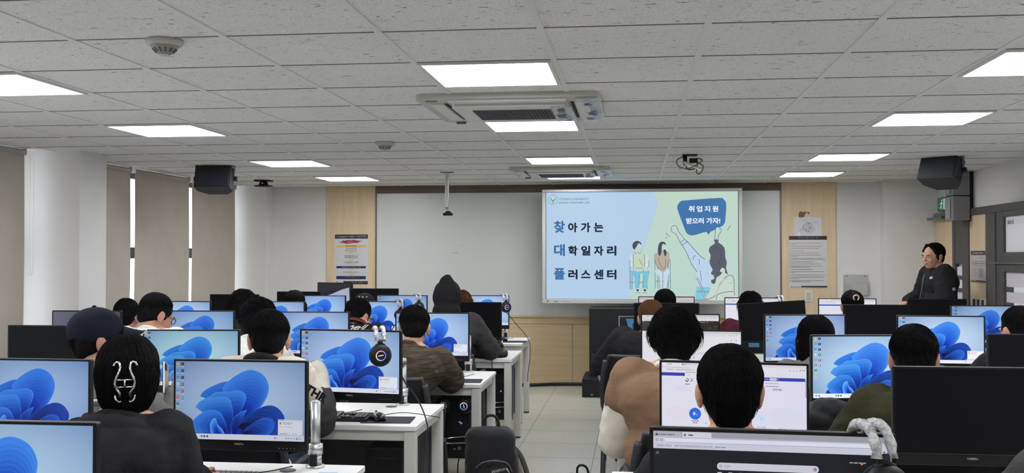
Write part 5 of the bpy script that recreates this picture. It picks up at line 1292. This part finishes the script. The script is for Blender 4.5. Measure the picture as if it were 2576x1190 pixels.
PP[10] = person('person in a dark cap with three white stripes in the front row', (-2.44, 9.2, top_z(1.172)), nod=2, dens=120, top='black', seed=10)
PP[11] = person('person in a brown striped fleece resting a bare forearm on the white desk', (-1.335, 6.2, top_z(1.216)), nod=16, style='crop', dens=500, hy=8, top='brown_fleece', hands={1: (.02, .52, .755), -1: (-.2, .5, .765)}, pole={1: (1, .2, -.35)}, short_sleeve=(1,), seed=11, lean=.28, lat=.05, bulk=.04, wr=.011, sw=1.06)
PP[12] = person('person in a dark grey jacket with a pointed black hood pulled up', (-1.438, 7.9, 1.175), nod=10, hood_up='black', top='charcoal', seed=12, lean=.2, lat=-.03, bulk=.036, sw=1.1, hands={1: (.12, .44, .765)}, pole={1: (.9, -.1, -.6)})
PP[13] = person('person with dark auburn hair almost hidden by the pointed black hood', (-1.555, 9.2, top_z(1.2)), nod=6, dens=120, hair='auburn', style='full', top='charcoal', seed=13)
PP[14] = person('person in a black coat with brown hair pinned in a bun under the large display', (.109, 7.55, top_z(1.203)), nod=8, dens=260, hair='brown', style='bun', top='black', seed=14, lat=.09, lean=.16, bulk=.045, sw=1.05)
PP[15] = person('person with round black hair directly under the large display', (.253, 9.15, top_z(1.23)), nod=6, dens=150, style='long', top='black', seed=15)
PP[16] = person('person with thick tousled black hair in a camel jacket with ivory sleeves', (.165, 4.5, top_z(1.29)), nod=8, dens=900, style='full', top='camel', sleeve='ivory', collar='ivory', seed=16, lean=.22, lat=.05, bulk=.036, hands={-1: (-.10, .42, .76), 1: (.2, .5, .765)}, pole={-1: (-.42, -.35, -.95)}, sw=1.02, sstart=.25, wr=.005, shrug=.015)
PP[17] = person('person with short black hair, both ears showing, nearest head before the web page', (.281, 3.2, top_z(1.245)), nod=4, dens=1300, top='black', seed=17, lean=.18, hs=1.13, bulk=.02)
PP[18] = person('person in a maroon top with black hair in the front row before the whiteboard', (.984, 9.15, top_z(1.2)), nod=6, dens=150, style='full', top='maroon', seed=18, lat=.06)
PP[19] = person('person with black hair tied by a light band under the acrylic paper holder', (1.855, 9.25, top_z(1.222)), nod=4, dens=180, style='ponytail', top='black', seed=19)
PP[21] = person('person with long black hair and a grey top, head bowed before a blue ribbon monitor', (.995, 5.95, top_z(1.182)), nod=14, dens=420, style='long', vol=1.06, top='grey', seed=21)
PP[22] = person('person with short black hair in an olive fleece, left arm out on the white desk', (1.15, 4.5, top_z(1.225)), nod=10, style='crop', dens=800, hy=-10, top='olive', collar='navy', seed=22, lean=.24, bulk=.04, sw=1.06, hands={-1: (-.2, .46, .775)}, pole={-1: (-.6, -.2, -.8)}, hs=1.12, wr=.01)
PP[23] = person('person with black hair and one bare ear at the right edge', (2.09, 6.0, top_z(1.24)), hy=20, nod=8, style='crop', dens=420, top='black', seed=23)
PP[24] = person('person mostly outside the right edge, only a dark grey fleece shoulder showing', (1.275, 2.95, top_z(1.25)), nod=8, dens=200, top='darkgrey', seed=24, lean=.2, bulk=.05, sw=1.12)
# standing man, leaning back on the door wall
PP[20] = person('standing person in a black zip jacket leaning against the wood door, looking left', (2.885, 10.55, 1.505), yaw=98, hy=24, nod=3, lean=.06, style='parted', dens=700, vol=1.0, collar='black', shrug=.02, top='black', sit=False, seed=20, hs=1.08, bulk=.05, hands={1: (.16, .24, 1.06), -1: (-.16, .26, 1.02)}, pole={1: (.8, -.4, -.6), -1: (-.8, -.4, -.6)}, legs='black', voxel=.005)
glasses(PP[3]); glasses(PP[9]); cap(PP[2], FB['navy']); cap(PP[10], FB['black'], True)
# claw clip
p = PP[1]; H = p['H']; bv = BVHTree.FromPolygons([v.co for v in bpy.data.objects[[c.name for c in p['o'].children if c.name.startswith('hair')][0]].data.vertices], [tuple(q.vertices) for q in bpy.data.objects[[c.name for c in p['o'].children if c.name.startswith('hair')][0]].data.polygons])
def on_hair(x, z, lift):
    z -= .024; o_ = H @ Vector((x, -.4, z)); dr = (H.to_3x3() @ Vector((0, 1, 0))).normalized(); h = bv.ray_cast(o_, dr); return (h[0] if h[0] else H @ Vector((x, -.13, z)))-dr*lift  # on the back of the hair
for s in (-1, 1):
    pts = [(s*.031, .052, .003), (s*.027, .06, .008), (s*.018, .062, .01), (s*.013, .05, .011), (s*.016, .034, .012), (s*.023, .018, .013), (s*.026, .002, .013), (s*.022, -.012, .012), (s*.014, -.024, .009), (s*.013, -.034, .003)]
    b = MB(); b.tube(smooth_pts([tuple(on_hair(*q)) for q in pts], False, 4), [.0038]*37, 8); b.build('claw_clip', M['chrome'], p['o'])
    b = MB(); b.tube(smooth_pts([tuple(on_hair(*q)) for q in ((s*.026, -.03, .001), (s*.024, -.042, .005), (s*.015, -.05, .006), (s*.012, -.046, .002))], False, 4), [.0034]*13, 8); b.build('clip_tooth', M['chrome'], p['o'])
b = MB()
for z in (.012, -.008): b.cyl(on_hair(-.02, z, .014), on_hair(.02, z, .014), .0024, seg=10)
b.cyl(on_hair(0, .013, .016), on_hair(0, -.009, .016), .003, seg=10); b.build('clip_hinge', M['chrome'], p['o'])
# hair band
p = PP[19]; b = MB(); b.M = p['H']; b.tube([(.02*math.cos(t), -.163, .058+.02*math.sin(t)) for t in [2*PI*i/20 for i in range(20)]], .006, 8, closed=True); b.build('hair_band', mat('light_band', (216, 186, 164), .5), p['o'])
# lettering on clothes
p = PP[9]; vs, fs = text_mesh('athell', .02); k = .085
decal(None, p['jacket'], 'back_lettering', M['white_plastic'], [((v[0]-1.2+.35*v[1])*k, v[1]*k) for v in vs], fs, p['C']+Vector((.03, -.2, .155)), (1, 0, 0), (0, .25, 1), p['o'], .004)
b = MB()
for dz, m_ in ((.0, 0), (.010, 1)): b.tube([p['N']+p['q'] @ Vector((.098*math.cos(t), .094*math.sin(t)-.004, -.024+dz-.018*math.sin(t))) for t in [2*PI*i/24 for i in range(24)]], .0035, 6, closed=True)
b.build('collar_stripe', mat('collar_red', (150, 66, 66), .8), p['o'])
p = PP[7]; vs, fs = text_mesh('THR', .05); k = .05; E, S = p['E'][1], p['S'][1]; ad = (E-S).normalized()
decal(None, p['sleeves'][1].data, 'sleeve_lettering', FB['black'], [(v[0]*k, v[1]*k-.02) for v in vs], fs, S+ad*.05, ad, ad.cross(Vector((.35, -1, .2))), p['o'], .004) if False else None
ux = ad; nrm = (Vector((.45, -1, .25))-ad*Vector((.45, -1, .25)).dot(ad)).normalized(); uy = nrm.cross(ux)
decal(None, p['sleeves'][1].data, 'sleeve_lettering', FB['black'], [(v[0]*k, v[1]*k-.025) for v in vs], fs, (.288, -.1, .965), (.85, 0, -.5), (.5, 0, .85), p['o'], .004)
b = MB(); e = p['E'][1]; w = p['W'][1]; b.cap(e+(S-e)*.28, e, .094, .09); b.cap(e, e+(w-e)*.35, .09, .08); m_ = remesh(b, .011, 3, 'sleeve_panel'); wrinkle(m_, .007, 12, 4, 1.2); m_.materials.append(FB['charcoal']); link('sleeve_panel', m_, p['o'])
p = PP[20]; vs = []; fs = []
def emblem(k):
    vs = []; fs = []
    for i in range(3):
        y0, y1 = -.5+.36*i, -.5+.36*i+.26; n = 8; b0 = len(vs)
        for j in range(n+1):
            t = j/n; vs += [(t*1.5*k, (y0+.25*t*t)*k), (t*1.5*k, (y1+.15*t*t)*k)]
        fs += [(b0+2*j, b0+2*j+2, b0+2*j+3, b0+2*j+1) for j in range(n)]
    return vs, fs
vs, fs = emblem(.022); q = p['C']
decal(None, p['jacket'], 'chest_emblem', M['white_plastic'], vs, fs, q+Vector((-.06, .10, .075)), (-.72, -.69, 0), (0, 0, 1), p['o'], .005)
vs, fs = emblem(.026); E, S = p['E'][-1], p['S'][-1]
decal(None, p['jacket'], 'arm_emblem', M['white_plastic'], vs, fs, S+(E-S)*.55, (.12, -.99, 0), (0, 0, 1), p['o'], .004)
b = MB(); b.cyl(p['N']+Vector((0, .13, -.06)), p['N']+Vector((0, .19, -.36)), .006, seg=8); b.build('zip', M['grille'], p['o'])
# ---------------------------------------------------------------- chairs
def chair_proto():
    t = thing('office_chair', 'x', 'chair', (0, 0, 0), 0, 'black office chairs')
    b = MB(); P = []
    for j in range(9):
        v = j/8; z = .47+.36*v; y = -.235-.05*v+.02*math.sin(PI*v)
        w = .225*(1-.10*v**3)
        P.append([(-w+2*w*i/10, y-.035*(1-((i-5)/5)**2), z) for i in range(11)])
    b.grid(P); b.grid([[Vector(p)+Vector((0, .018, 0)) for p in r][::-1] for r in P]); b.build('backrest', M['black'], t)
    b = MB(); rim = [P[0][i] for i in range(11)]+[P[j][10] for j in range(1, 9)]+[P[8][i] for i in range(9, -1, -1)]+[P[j][0] for j in range(7, 0, -1)]
    b.tube([Vector(p)+Vector((0, .009, 0)) for p in rim], .012, 8, closed=True); b.build('backrest_frame', mat('chair_plastic', (48, 48, 52), .45), t)
    b = MB(); b.rbox((0, 0, .445), (.46, .44, .05), .022, 3); b.build('seat', M['soft_black'], t)
    fm = bpy.data.materials['chair_plastic']
    for s in (-1, 1):
        b = MB(); b.tube(smooth_pts([(s*.225, -.29, .80), (s*.245, -.275, .66), (s*.245, -.22, .50), (s*.235, -.18, .42), (s*.24, -.25, .2), (s*.245, -.31, .015)], False), [.018]*31, 8); b.build('rear_leg', fm, t)
        b = MB(); b.tube(smooth_pts([(s*.235, -.16, .42), (s*.24, .08, .42), (s*.245, .19, .40), (s*.25, .22, .2), (s*.25, .24, .015)], False), [.015]*25, 8); b.build('front_leg', fm, t)
        b = MB(); b.tube(smooth_pts([(s*.245, -.25, .62), (s*.27, -.12, .655), (s*.275, .02, .65), (s*.26, .08, .6), (s*.245, .1, .43)], False), [.013]*25, 8); b.build('armrest', fm, t)
    return t
CHAIR = chair_proto(); KIDS[CHAIR.name] = list(CHAIR.children); first = True
who = {1: 'black office chair under the black hoodie with the claw clip', 2: 'black office chair under the navy cap and grey top', 3: 'black office chair under the white hoodie and glasses', 4: 'black office chair behind the white hoodie by the blinds', 5: 'black office chair before the black monitor by the corner window gap', 6: 'black office chair under the white hoodie beside the cream jacket', 7: 'black office chair under the cream lettered jacket', 8: 'black office chair under the long straight hair at the front left', 9: 'black office chair under the black varsity jacket', 10: 'black office chair under the striped cap',
       11: 'black office chair under the brown striped fleece, side frame in view', 12: 'black office chair under the pointed black hood', 13: 'black office chair under the dark auburn hair', 14: 'black office chair under the brown hair bun', 15: 'black office chair directly before the large display', 16: 'black office chair under the camel jacket with ivory sleeves', 17: 'black office chair of the nearest head by the web page', 18: 'black office chair under the maroon top', 19: 'black office chair before the acrylic paper holder', 21: 'black office chair under the long black hair and grey top', 22: 'black office chair under the olive fleece', 23: 'black office chair under the head at the right edge', 24: 'black office chair of the dark grey shoulder at the right edge'}
for k, lab in who.items():
    r = PP[k]['root']; loc = (r.x+(.12 if k == 16 else 0), r.y+.03, 0); rz = PP[k]['yaw']
    if first: CHAIR.location = loc; CHAIR.rotation_euler = (0, 0, rz); CHAIR['label'] = lab; first = False
    else: dup(CHAIR, loc, rz, lab)

# ---------------------------------------------------------------- headsets
def ring_mesh():
    b = MB(); b.usec = True; n = 32; vs = []; cols = []
    cc = ((90, 120, 255), (200, 130, 255), (255, 190, 210), (255, 235, 200), (220, 240, 255), (120, 150, 255))
    for i in range(n):
        a = 2*PI*i/n; u = i/n*len(cc); c0, c1 = cc[int(u) % 6], cc[(int(u)+1) % 6]; c = lin(tuple(p+(q-p)*(u % 1) for p, q in zip(c0, c1)))
        for k in range(6):
            t = 2*PI*k/6; rr = .0215+.0022*math.cos(t); vs.append((rr*math.cos(a), -.0022*math.sin(t)*.8, rr*math.sin(a))); cols.append(c)
    b.add(vs, [(i*6+k, i*6+(k+1) % 6, ((i+1) % n)*6+(k+1) % 6, ((i+1) % n)*6+k) for i in range(n) for k in range(6)], True, cols)
    w = [(-.012, -.001, -.003), (.012, -.001, .001), (.012, -.001, .005), (-.012, -.001, .001)]; b.add(w, [(0, 1, 2, 3)], False, [lin((225, 225, 240))]*4)
    return b.mesh('light_ring', M['glow'])
RING = ring_mesh(); DULL = ring_mesh(); DULL.materials.clear(); DULL.materials.append(M['grille'])
wrap_m = mat('crinkled_clear_wrap', (240, 240, 240), .2, .1, spec=.8, c2=(120, 122, 126), vscale=60, bump=1.0, bscale=90)
def headset(label, M4, cable=None, wrap=True, both=True, sep=.16, flat=False, lit=True):
    """local: cups face -Y and +Y, band arches over the top (Z)"""
    t = thing('headset', label, 'headset', (0, 0, 0), 0, 'headsets with wrapped bands'); t.matrix_world = M4
    for s in (-1, 1):
        c = MB(); c.M = frame((0, s*sep/2, -.115), (1, 0, 0), (0, 0, s*-1.0)) if s < 0 else frame((0, s*sep/2, -.115), (-1, 0, 0), (0, 0, -1))
        if flat: c.M = frame((s*.066, 0, -.115), (1, 0, 0), (0, 0, 1))
        c.lathe([(.012, .018), (.036, .018), (.047, .012), (.052, .002), (.052, -.008), (.046, -.014), (.01, -.014)], seg=32)
        cup = c.build('ear_cup', M['black'], t)
        c2 = MB(); c2.M = c.M; c2.lathe([(.018, -.014), (.048, -.014), (.05, -.024), (.042, -.034), (.024, -.034), (.018, -.026)], seg=28); c2.build('ear_cushion', M['soft_black'], t)
        ro = link('light_ring', RING if lit else DULL, t); ro.matrix_local = Matrix.Translation((0, s*(sep/2+.0195), -.115)) @ Matrix.Rotation(PI if s > 0 else 0, 4, 'Z')
        if flat: ro.matrix_local = Matrix.Translation((s*.066, -.0195, -.115)) @ Matrix.Rotation(PI/2, 4, 'Y')
        RZ = Matrix.Rotation(-PI/2, 4, 'Z') if flat else Matrix.Identity(4); sep_ = .132 if flat else sep
        b = MB(); b.M = RZ; b.tube([(-.02, s*(sep/2-.006), -.072), (.0, s*(sep/2-.006), -.062), (.02, s*(sep/2-.006), -.072)], .009, 8); b.cyl((0, s*(sep/2-.006), -.066), (0, s*(sep/2-.012), -.045), .012, seg=12); b.build('yoke', M['black'], t)
    for x in (-.017, .017):
        b = MB(); b.M = RZ; rnd = random.Random(int(x*1000)); pts = []
        for i in range(17):
            a = PI*i/16; pts.append((x+rnd.uniform(-.002, .002), -math.cos(a)*(sep/2-.008), -.052+.062*math.sin(a)))
        b.tube(pts, [.0105*rnd.uniform(.8, 1.2) for _ in pts], 9); b.build('headband', wrap_m if wrap else M['black'], t)
    b = MB(); b.tube(smooth_pts([(.03, sep/2, -.14), (.05, sep/2-.02, -.17), (.045, sep/2-.05, -.2), (.035, sep/2-.06, -.215)], False), .003, 6); b.build('microphone_boom', M['silver'] if wrap else M['black'], t)
    b = MB(); b.ell((.035, sep/2-.06, -.218), .007); b.build('microphone_tip', mat('pink_foam', (206, 150, 140), .8), t)
    if cable:
        Mi = M4.inverted(); b = MB(); b.tube(smooth_pts([Mi @ Vector(p) for p in cable], False), .0035, 6); b.build('cable', M['black'], t)
    return t
def over(x, y, z, yaw): return Matrix.Translation((x, y, z)) @ Matrix.Rotation(math.radians(yaw), 4, 'Z')
headset('headset with a lit ring hanging on the monitor above the keyboard', over(-1.19, 4.735, 1.172, 22), [(-1.12, 4.80, 1.03), (-1.10, 4.85, .93), (-1.03, 4.86, .83), (-.975, 4.80, .735), (-.96, 4.79, .6), (-.985, 4.85, .3), (-1.03, 4.98, .02)], sep=.12)
headset('headset hanging on the fourth row monitor beside the varsity jacket', over(-1.955, 8.47, 1.141, 25), [(-1.95, 8.44, .99), (-2.0, 8.40, .9), (-2.08, 8.44, .74)], sep=.12)
headset('headset hanging on the front row monitor right of the striped cap', over(-2.09, 9.84, 1.14, 25), sep=.12)
headset('headset with a violet ring on the front row monitor right of the pointed hood', over(-1.255, 9.87, 1.14, 30), [(-1.23, 9.84, .98), (-1.12, 9.75, .87), (-.99, 9.62, .735), (-.965, 9.5, .6), (-.98, 9.48, .45), (-1.0, 9.6, .35)], sep=.12)
headset('large dark headset with crinkled clear band hanging on the monitor with the dark page', over(.475, 2.205, 1.162, 20), sep=.12)
headset('headset whose clear wrapped band curls over a front row monitor left of the light switch', over(1.27, 9.44, 1.146, 10), sep=.12)
headset('headset with two lit rings hanging under the desk in front of the brown fleece', over(-1.135, 6.44, .69, 0), sep=.132, wrap=False, flat=True)
headset('headset with one lit ring hanging under the desk below the headset monitor', over(-1.77, 6.44, .69, 0), sep=.132, wrap=False, flat=True)
headset('black headset lying on the white desk beside a mouse, right of the black monitor', Matrix.Translation((-1.10, 8.20, .812)) @ Matrix.Rotation(math.radians(-8), 4, 'Z') @ Matrix.Rotation(math.radians(-60), 4, 'X'), [(-1.08, 8.06, .75), (-1.1, 7.96, .735), (-1.10, 7.925, .69), (-1.09, 7.92, .5), (-1.07, 7.93, .25), (-1.05, 8.0, .05)], wrap=False, sep=.132, flat=True, lit=False)

# ---------------------------------------------------------------- keyboards, mice, mats
def keyboard(x, y, rz, label):
    t = thing('keyboard', label, 'keyboard', (x, y, DH), math.radians(rz), 'black keyboards')
    b = MB(); T = Matrix.Rotation(math.radians(4), 4, 'X'); b.M = T; b.rbox((0, 0, .012), (.44, .145, .02), .006); b.build('keyboard_body', M['black'], t)
    b = MB(); b.M = T
    for r in range(6):
        n = 15; yy = .052-.021*r
        for i in range(n): b.rbox((-.205+.0192*i, yy, .025), (.0165, .0175, .009), .002, 1)
        if r:
            for i in range(3): b.rbox((.098+.0192*i, yy, .025), (.0165, .0175, .009), .002, 1) if r in (1, 2, 5) or (r == 4 and i == 1) else None
            for i in range(3): b.rbox((.163+.0192*i, yy, .025), (.0165, .0175, .009), .002, 1)
    b.build('keys', mat('key_caps', (40, 41, 45), .35), t)
    b = MB(); b.tube(smooth_pts([(-.05, .07, .012), (-.03, .13, .004), (.05, .2, .004), (.1, .3, .004)], False), .0022, 5); b.build('cable', M['black'], t)
keyboard(-1.50, 4.93, 0, 'black keyboard on the white desk under the monitor with the hung headset')
keyboard(-1.40, 3.50, -3, 'black keyboard at the bottom edge in front of the large near monitor')
def mouse(x, y, rz, label, cable=((.0, .05, .01), (.02, .12, .004), (.1, .2, .004), (.16, .3, .004)), film=False):
    t = thing('computer_mouse', label, 'mouse', (x, y, DH+.003), math.radians(rz), 'black mice on the desks')
    b = MB(); b.ell((0, 0, .016), (.033, .06, .022)); b.rbox((0, 0, .006), (.056, .104, .012), .006)
    m_ = remesh(b, .004, 2, 'mouse_body'); m_.materials.append(mat('gloss_black', (20, 20, 23), .28)); link('mouse_body', m_, t)
    b = MB(); b.cyl((-.004, .034, .034), (.004, .034, .034), .009, seg=14); b.build('scroll_wheel', M['grille'], t)
    b = MB(); b.tube(smooth_pts(cable, False), .002, 5); b.build('cable', M['black'], t)
    if film:
        b = MB(); b.ell((0, -.01, .02), (.042, .066, .032), seg=12, rings=8); m_ = b.mesh('plastic_wrap', M['film']); wrinkle(m_, .008, 40, 3); link('plastic_wrap', m_, t)
def pad(x, y, rz, label):
    t = thing('mouse_mat', label, 'mouse mat', (x, y, DH), math.radians(rz), 'dark mouse mats')
    b = MB(); b.prism(rrect(.24, .2, .01), 0, .003); b.build('mat_sheet', mat('mat_cloth', (34, 36, 46), .85), t)
pad(-1.19, 4.93, 4, 'dark mouse mat on the white desk right of the keyboard'); mouse(-1.235, 4.91, 30, 'black mouse on the mat right of the keyboard', ((.0, .05, .01), (.06, .12, .004), (.16, .16, .004), (.22, .1, .004), (.30, -.04, -.0)))
pad(-1.09, 6.52, 4, 'dark mouse mat beside the sleeve of the brown fleece'); mouse(-1.12, 6.54, 20, 'black mouse beside the sleeve of the brown fleece')
pad(-1.15, 8.12, 4, 'dark mouse mat under the headset lying on the desk'); mouse(-1.26, 8.13, 50, 'mouse still in shiny plastic wrap beside the lying headset', film=True)
pad(-1.12, 9.55, 4, 'dark mouse mat on the front left desk by the aisle'); mouse(-1.22, 9.6, 20, 'black mouse on the front left desk by the aisle')

# ---------------------------------------------------------------- computers hung under the desks
def tower(x, y, label, rail=True, z=.235):
    t = thing('computer_tower', label, 'computer', (x, y, z), 0, 'black computer towers under the desks')
    b = MB(); b.rbox((0, .2, .18), (.185, .40, .36), .006); b.build('case', M['black'], t)
    b = MB(); b.rbox((0, -.008, .18), (.18, .02, .355), .005); b.rbox((0, -.02, .10), (.12, .008, .02), .002); b.rbox((.02, -.02, .3), (.1, .006, .025), .002); b.build('front_panel', mat('tower_front', (18, 19, 22), .35), t)
    b = MB(); b.cyl((.03, -.018, .225), (.03, -.022, .225), .006, seg=14); b.build('power_light', M['led_blue'], t)
    b = MB()
    for i in range(3): b.box((.02, -.0235, .060+.008*i), (.022, .002, .004))
    b.box((-.012, -.0235, .062), (.016, .002, .006)); b.build('case_label', mat('tower_label', (150, 152, 156), .5), t)
    b = MB()
    for s in (-1, 1): b.rbox((s*.097, .2, .215), (.004, .05, .49), .001, 1)
    b.rbox((0, .2, .0-.003), (.196, .05, .006), .001, 1); b.build('desk_hanger', M['grille'], t)
    if rail:
        b = MB(); b.tube(smooth_pts([(.11, -.01, .145), (-.02, -.06, .14), (-.07, -.07, .13), (-.075, -.07, .115), (-.04, -.065, .105), (.09, -.02, .105)], False), .004, 8); b.build('wire_rail', M['chrome'], t)
    b = MB(); b.tube(smooth_pts([(-.02, .3, .02), (-.03, .2, -.1), (.0, .1, -.215), (.06, .05, -.225), (.03, .16, -.228)], False), .004, 6); b.build('power_cable', M['black'], t)
tower(-1.20, 4.90, 'black computer tower under the desk with the keyboard and mouse mat')
tower(-1.125, 6.50, 'black computer tower with a blue light under the desk behind the backpack')
tower(-1.075, 8.06, 'black computer tower with chrome rails under the desk with the lying headset')
tower(-1.75, 4.95, 'black computer tower deeper under the desk, left of the cream jacket legs', False)

# ---------------------------------------------------------------- bags and odds
def backpack(x, y, rz, label, s=1.0, logo=True):
    t = thing('backpack', label, 'backpack', (x, y, 0), math.radians(rz)); t.scale = (s, s, s)
    b = MB(); b.rbox((0, 0, .20), (.31, .19, .40), .07, 4); b.rbox((-.01, 0, .40), (.29, .18, .23), .06, 4); b.rbox((-.05, 0, .47), (.16, .13, .1), .045, 3)
    m_ = remesh(b, .012, 4, 'main_bag'); wrinkle(m_, .008, 10, 2); m_.materials.append(M['soft_black']); link('main_bag', m_, t)
    b = MB(); b.ell((0.005, -.085, .17), (.12, .055, .17)); b.rbox((.005, -.095, .14), (.22, .07, .22), .035, 3); m2 = remesh(b, .01, 3, 'front_pocket'); wrinkle(m2, .005, 14, 5); m2.materials.append(M['soft_black']); link('front_pocket', m2, t)
    b = MB(); b.tube(smooth_pts([(-.05, .01, .49), (-.045, .0, .56), (-.01, -.005, .585), (.03, 0, .565), (.045, .01, .49)], False), .009, 8); b.build('grab_handle', M['soft_black'], t)
    b = MB(); b.tube(smooth_pts([(-.10, -.10, .30), (-.06, -.125, .335), (.01, -.13, .345), (.08, -.115, .325), (.11, -.09, .27)], False), .004, 6); b.build('zip', M['grille'], t)
    b = MB(); b.cyl((.02, -.152, .22), (.055, -.158, .12), .006, seg=8); b.build('zip_pull', M['steel_grey'], t)
    b = MB(); b.tube(smooth_pts([(.11, .06, .40), (.17, .04, .34), (.21, .02, .22), (.20, .02, .13), (.15, .03, .10)], False), [.016]*25, 8); b.build('shoulder_strap', mat('strap_webbing', (70, 68, 62), .9), t)
    b = MB(); b.tube(smooth_pts([(.12, .05, .34), (.155, .02, .29), (.17, .01, .2), (.16, .02, .12)], False), [.018]*19, 8); b.build('strap_pad', mat('strap_pad', (118, 112, 100), .9), t)
    if logo:
        vs, fs = text_mesh('JANSPORT', .03); k = .0195
        decal(None, m2, 'bag_lettering', mat('bag_lettering', (150, 148, 142), .7), [((v[0]-2.4)*k, (v[1]-.3+.06*v[0])*k) for v in vs], fs, (.035, -.30, .285), (1, 0, .08), (0, 0, 1), t, .004)
    return t
backpack(-.835, 6.02, 12, 'black backpack standing on the floor in the aisle with pale lettering on its pocket')
backpack(-.275, 5.45, -20, 'black bag standing in the aisle, only its top showing at the bottom edge', .72, False)
t = thing('pouch_bag', 'small black drawstring bag on the white desk left of the olive fleece', 'bag', (.80, 4.86, DH))
b = MB(); b.ell((0, 0, .055), (.13, .10, .06)); b.ell((.07, .0, .09), (.10, .08, .06)); b.ell((-.1, -.01, .04), (.05, .05, .035)); m_ = remesh(b, .01, 3, 'bag_body'); wrinkle(m_, .008, 14, 3); m_.materials.append(M['soft_black']); link('bag_body', m_, t)
b = MB(); b.tube(smooth_pts([(-.12, -.03, .05), (-.165, -.05, .06), (-.17, -.05, .01), (-.13, -.05, .012)], False), .004, 6); b.build('drawstring', M['black'], t)
t = thing('laptop', 'open laptop with a blue slide on the front desk beside the black coat', 'laptop', (.03, 9.56, DH), math.radians(6))
b = MB(); b.rbox((0, 0, .009), (.34, .23, .018), .006); b.build('laptop_base', M['silver'], t)
b = MB(); b.rbox((0, -.01, .0185), (.28, .1, .002), .001); b.build('key_area', M['black'], t)
Lm = Matrix.Translation((0, .115, .018)) @ Matrix.Rotation(math.radians(-14), 4, 'X')
b = MB(); b.M = Lm; b.rbox((0, .003, .112), (.34, .007, .222), .004); b.build('lid', M['silver'], t)
d = Draw(330, 212, .33, .212); d.rect(0, 0, 330, 212, (16, 22, 26)); d.rect(0, 8, 330, 16, (40, 70, 66)); d.gradient(60, 20, 290, 170, lambda u, v: (60+40*v, 130+30*u, 170+20*v)); d.fill([(60, 20), (100, 170), (60, 170)], (16, 22, 26)); d.rect(120, 62, 250, 112, (36, 62, 120)); d.squiggle(134, 236, 84, 12, (196, 206, 224), 4); d.rect(0, 180, 330, 212, (14, 18, 22))
d.build('screen', M['glow'], t, Lm @ Matrix.Translation((0, -.002, .112)) @ XZ).color = (.7, .7, .72, 1)
p = PP[2]
W = p['W'][1]; t = thing('phone', 'silver phone held up beside the navy cap wearer, next to the hair clip', 'phone', (-2.09, 4.44, .965))
t.rotation_euler = (math.radians(-6), math.radians(20), math.radians(98))
b = MB(); b.rbox((0, 0, 0), (.07, .009, .148), .004); b.build('phone_case', M['silver'], t)
b = MB(); b.rbox((-.018, -.0055, .05), (.026, .003, .03), .002); b.build('camera_bump', M['black'], t)
b = MB(); b.rbox((0, .0055, 0), (.064, .001, .14), .0005, 1); b.build('phone_screen', M['screen_off'], t)
t = thing('sticker', 'pale blue paper sticker on the near desk right of the monitor pole', 'sticker', (-1.12, 3.70, DH), .1)
b = MB(); b.prism(rrect(.07, .04, .003), 0, .0006); b.build('sticker_paper', mat('blue_sticker', (150, 190, 216), .5), t)
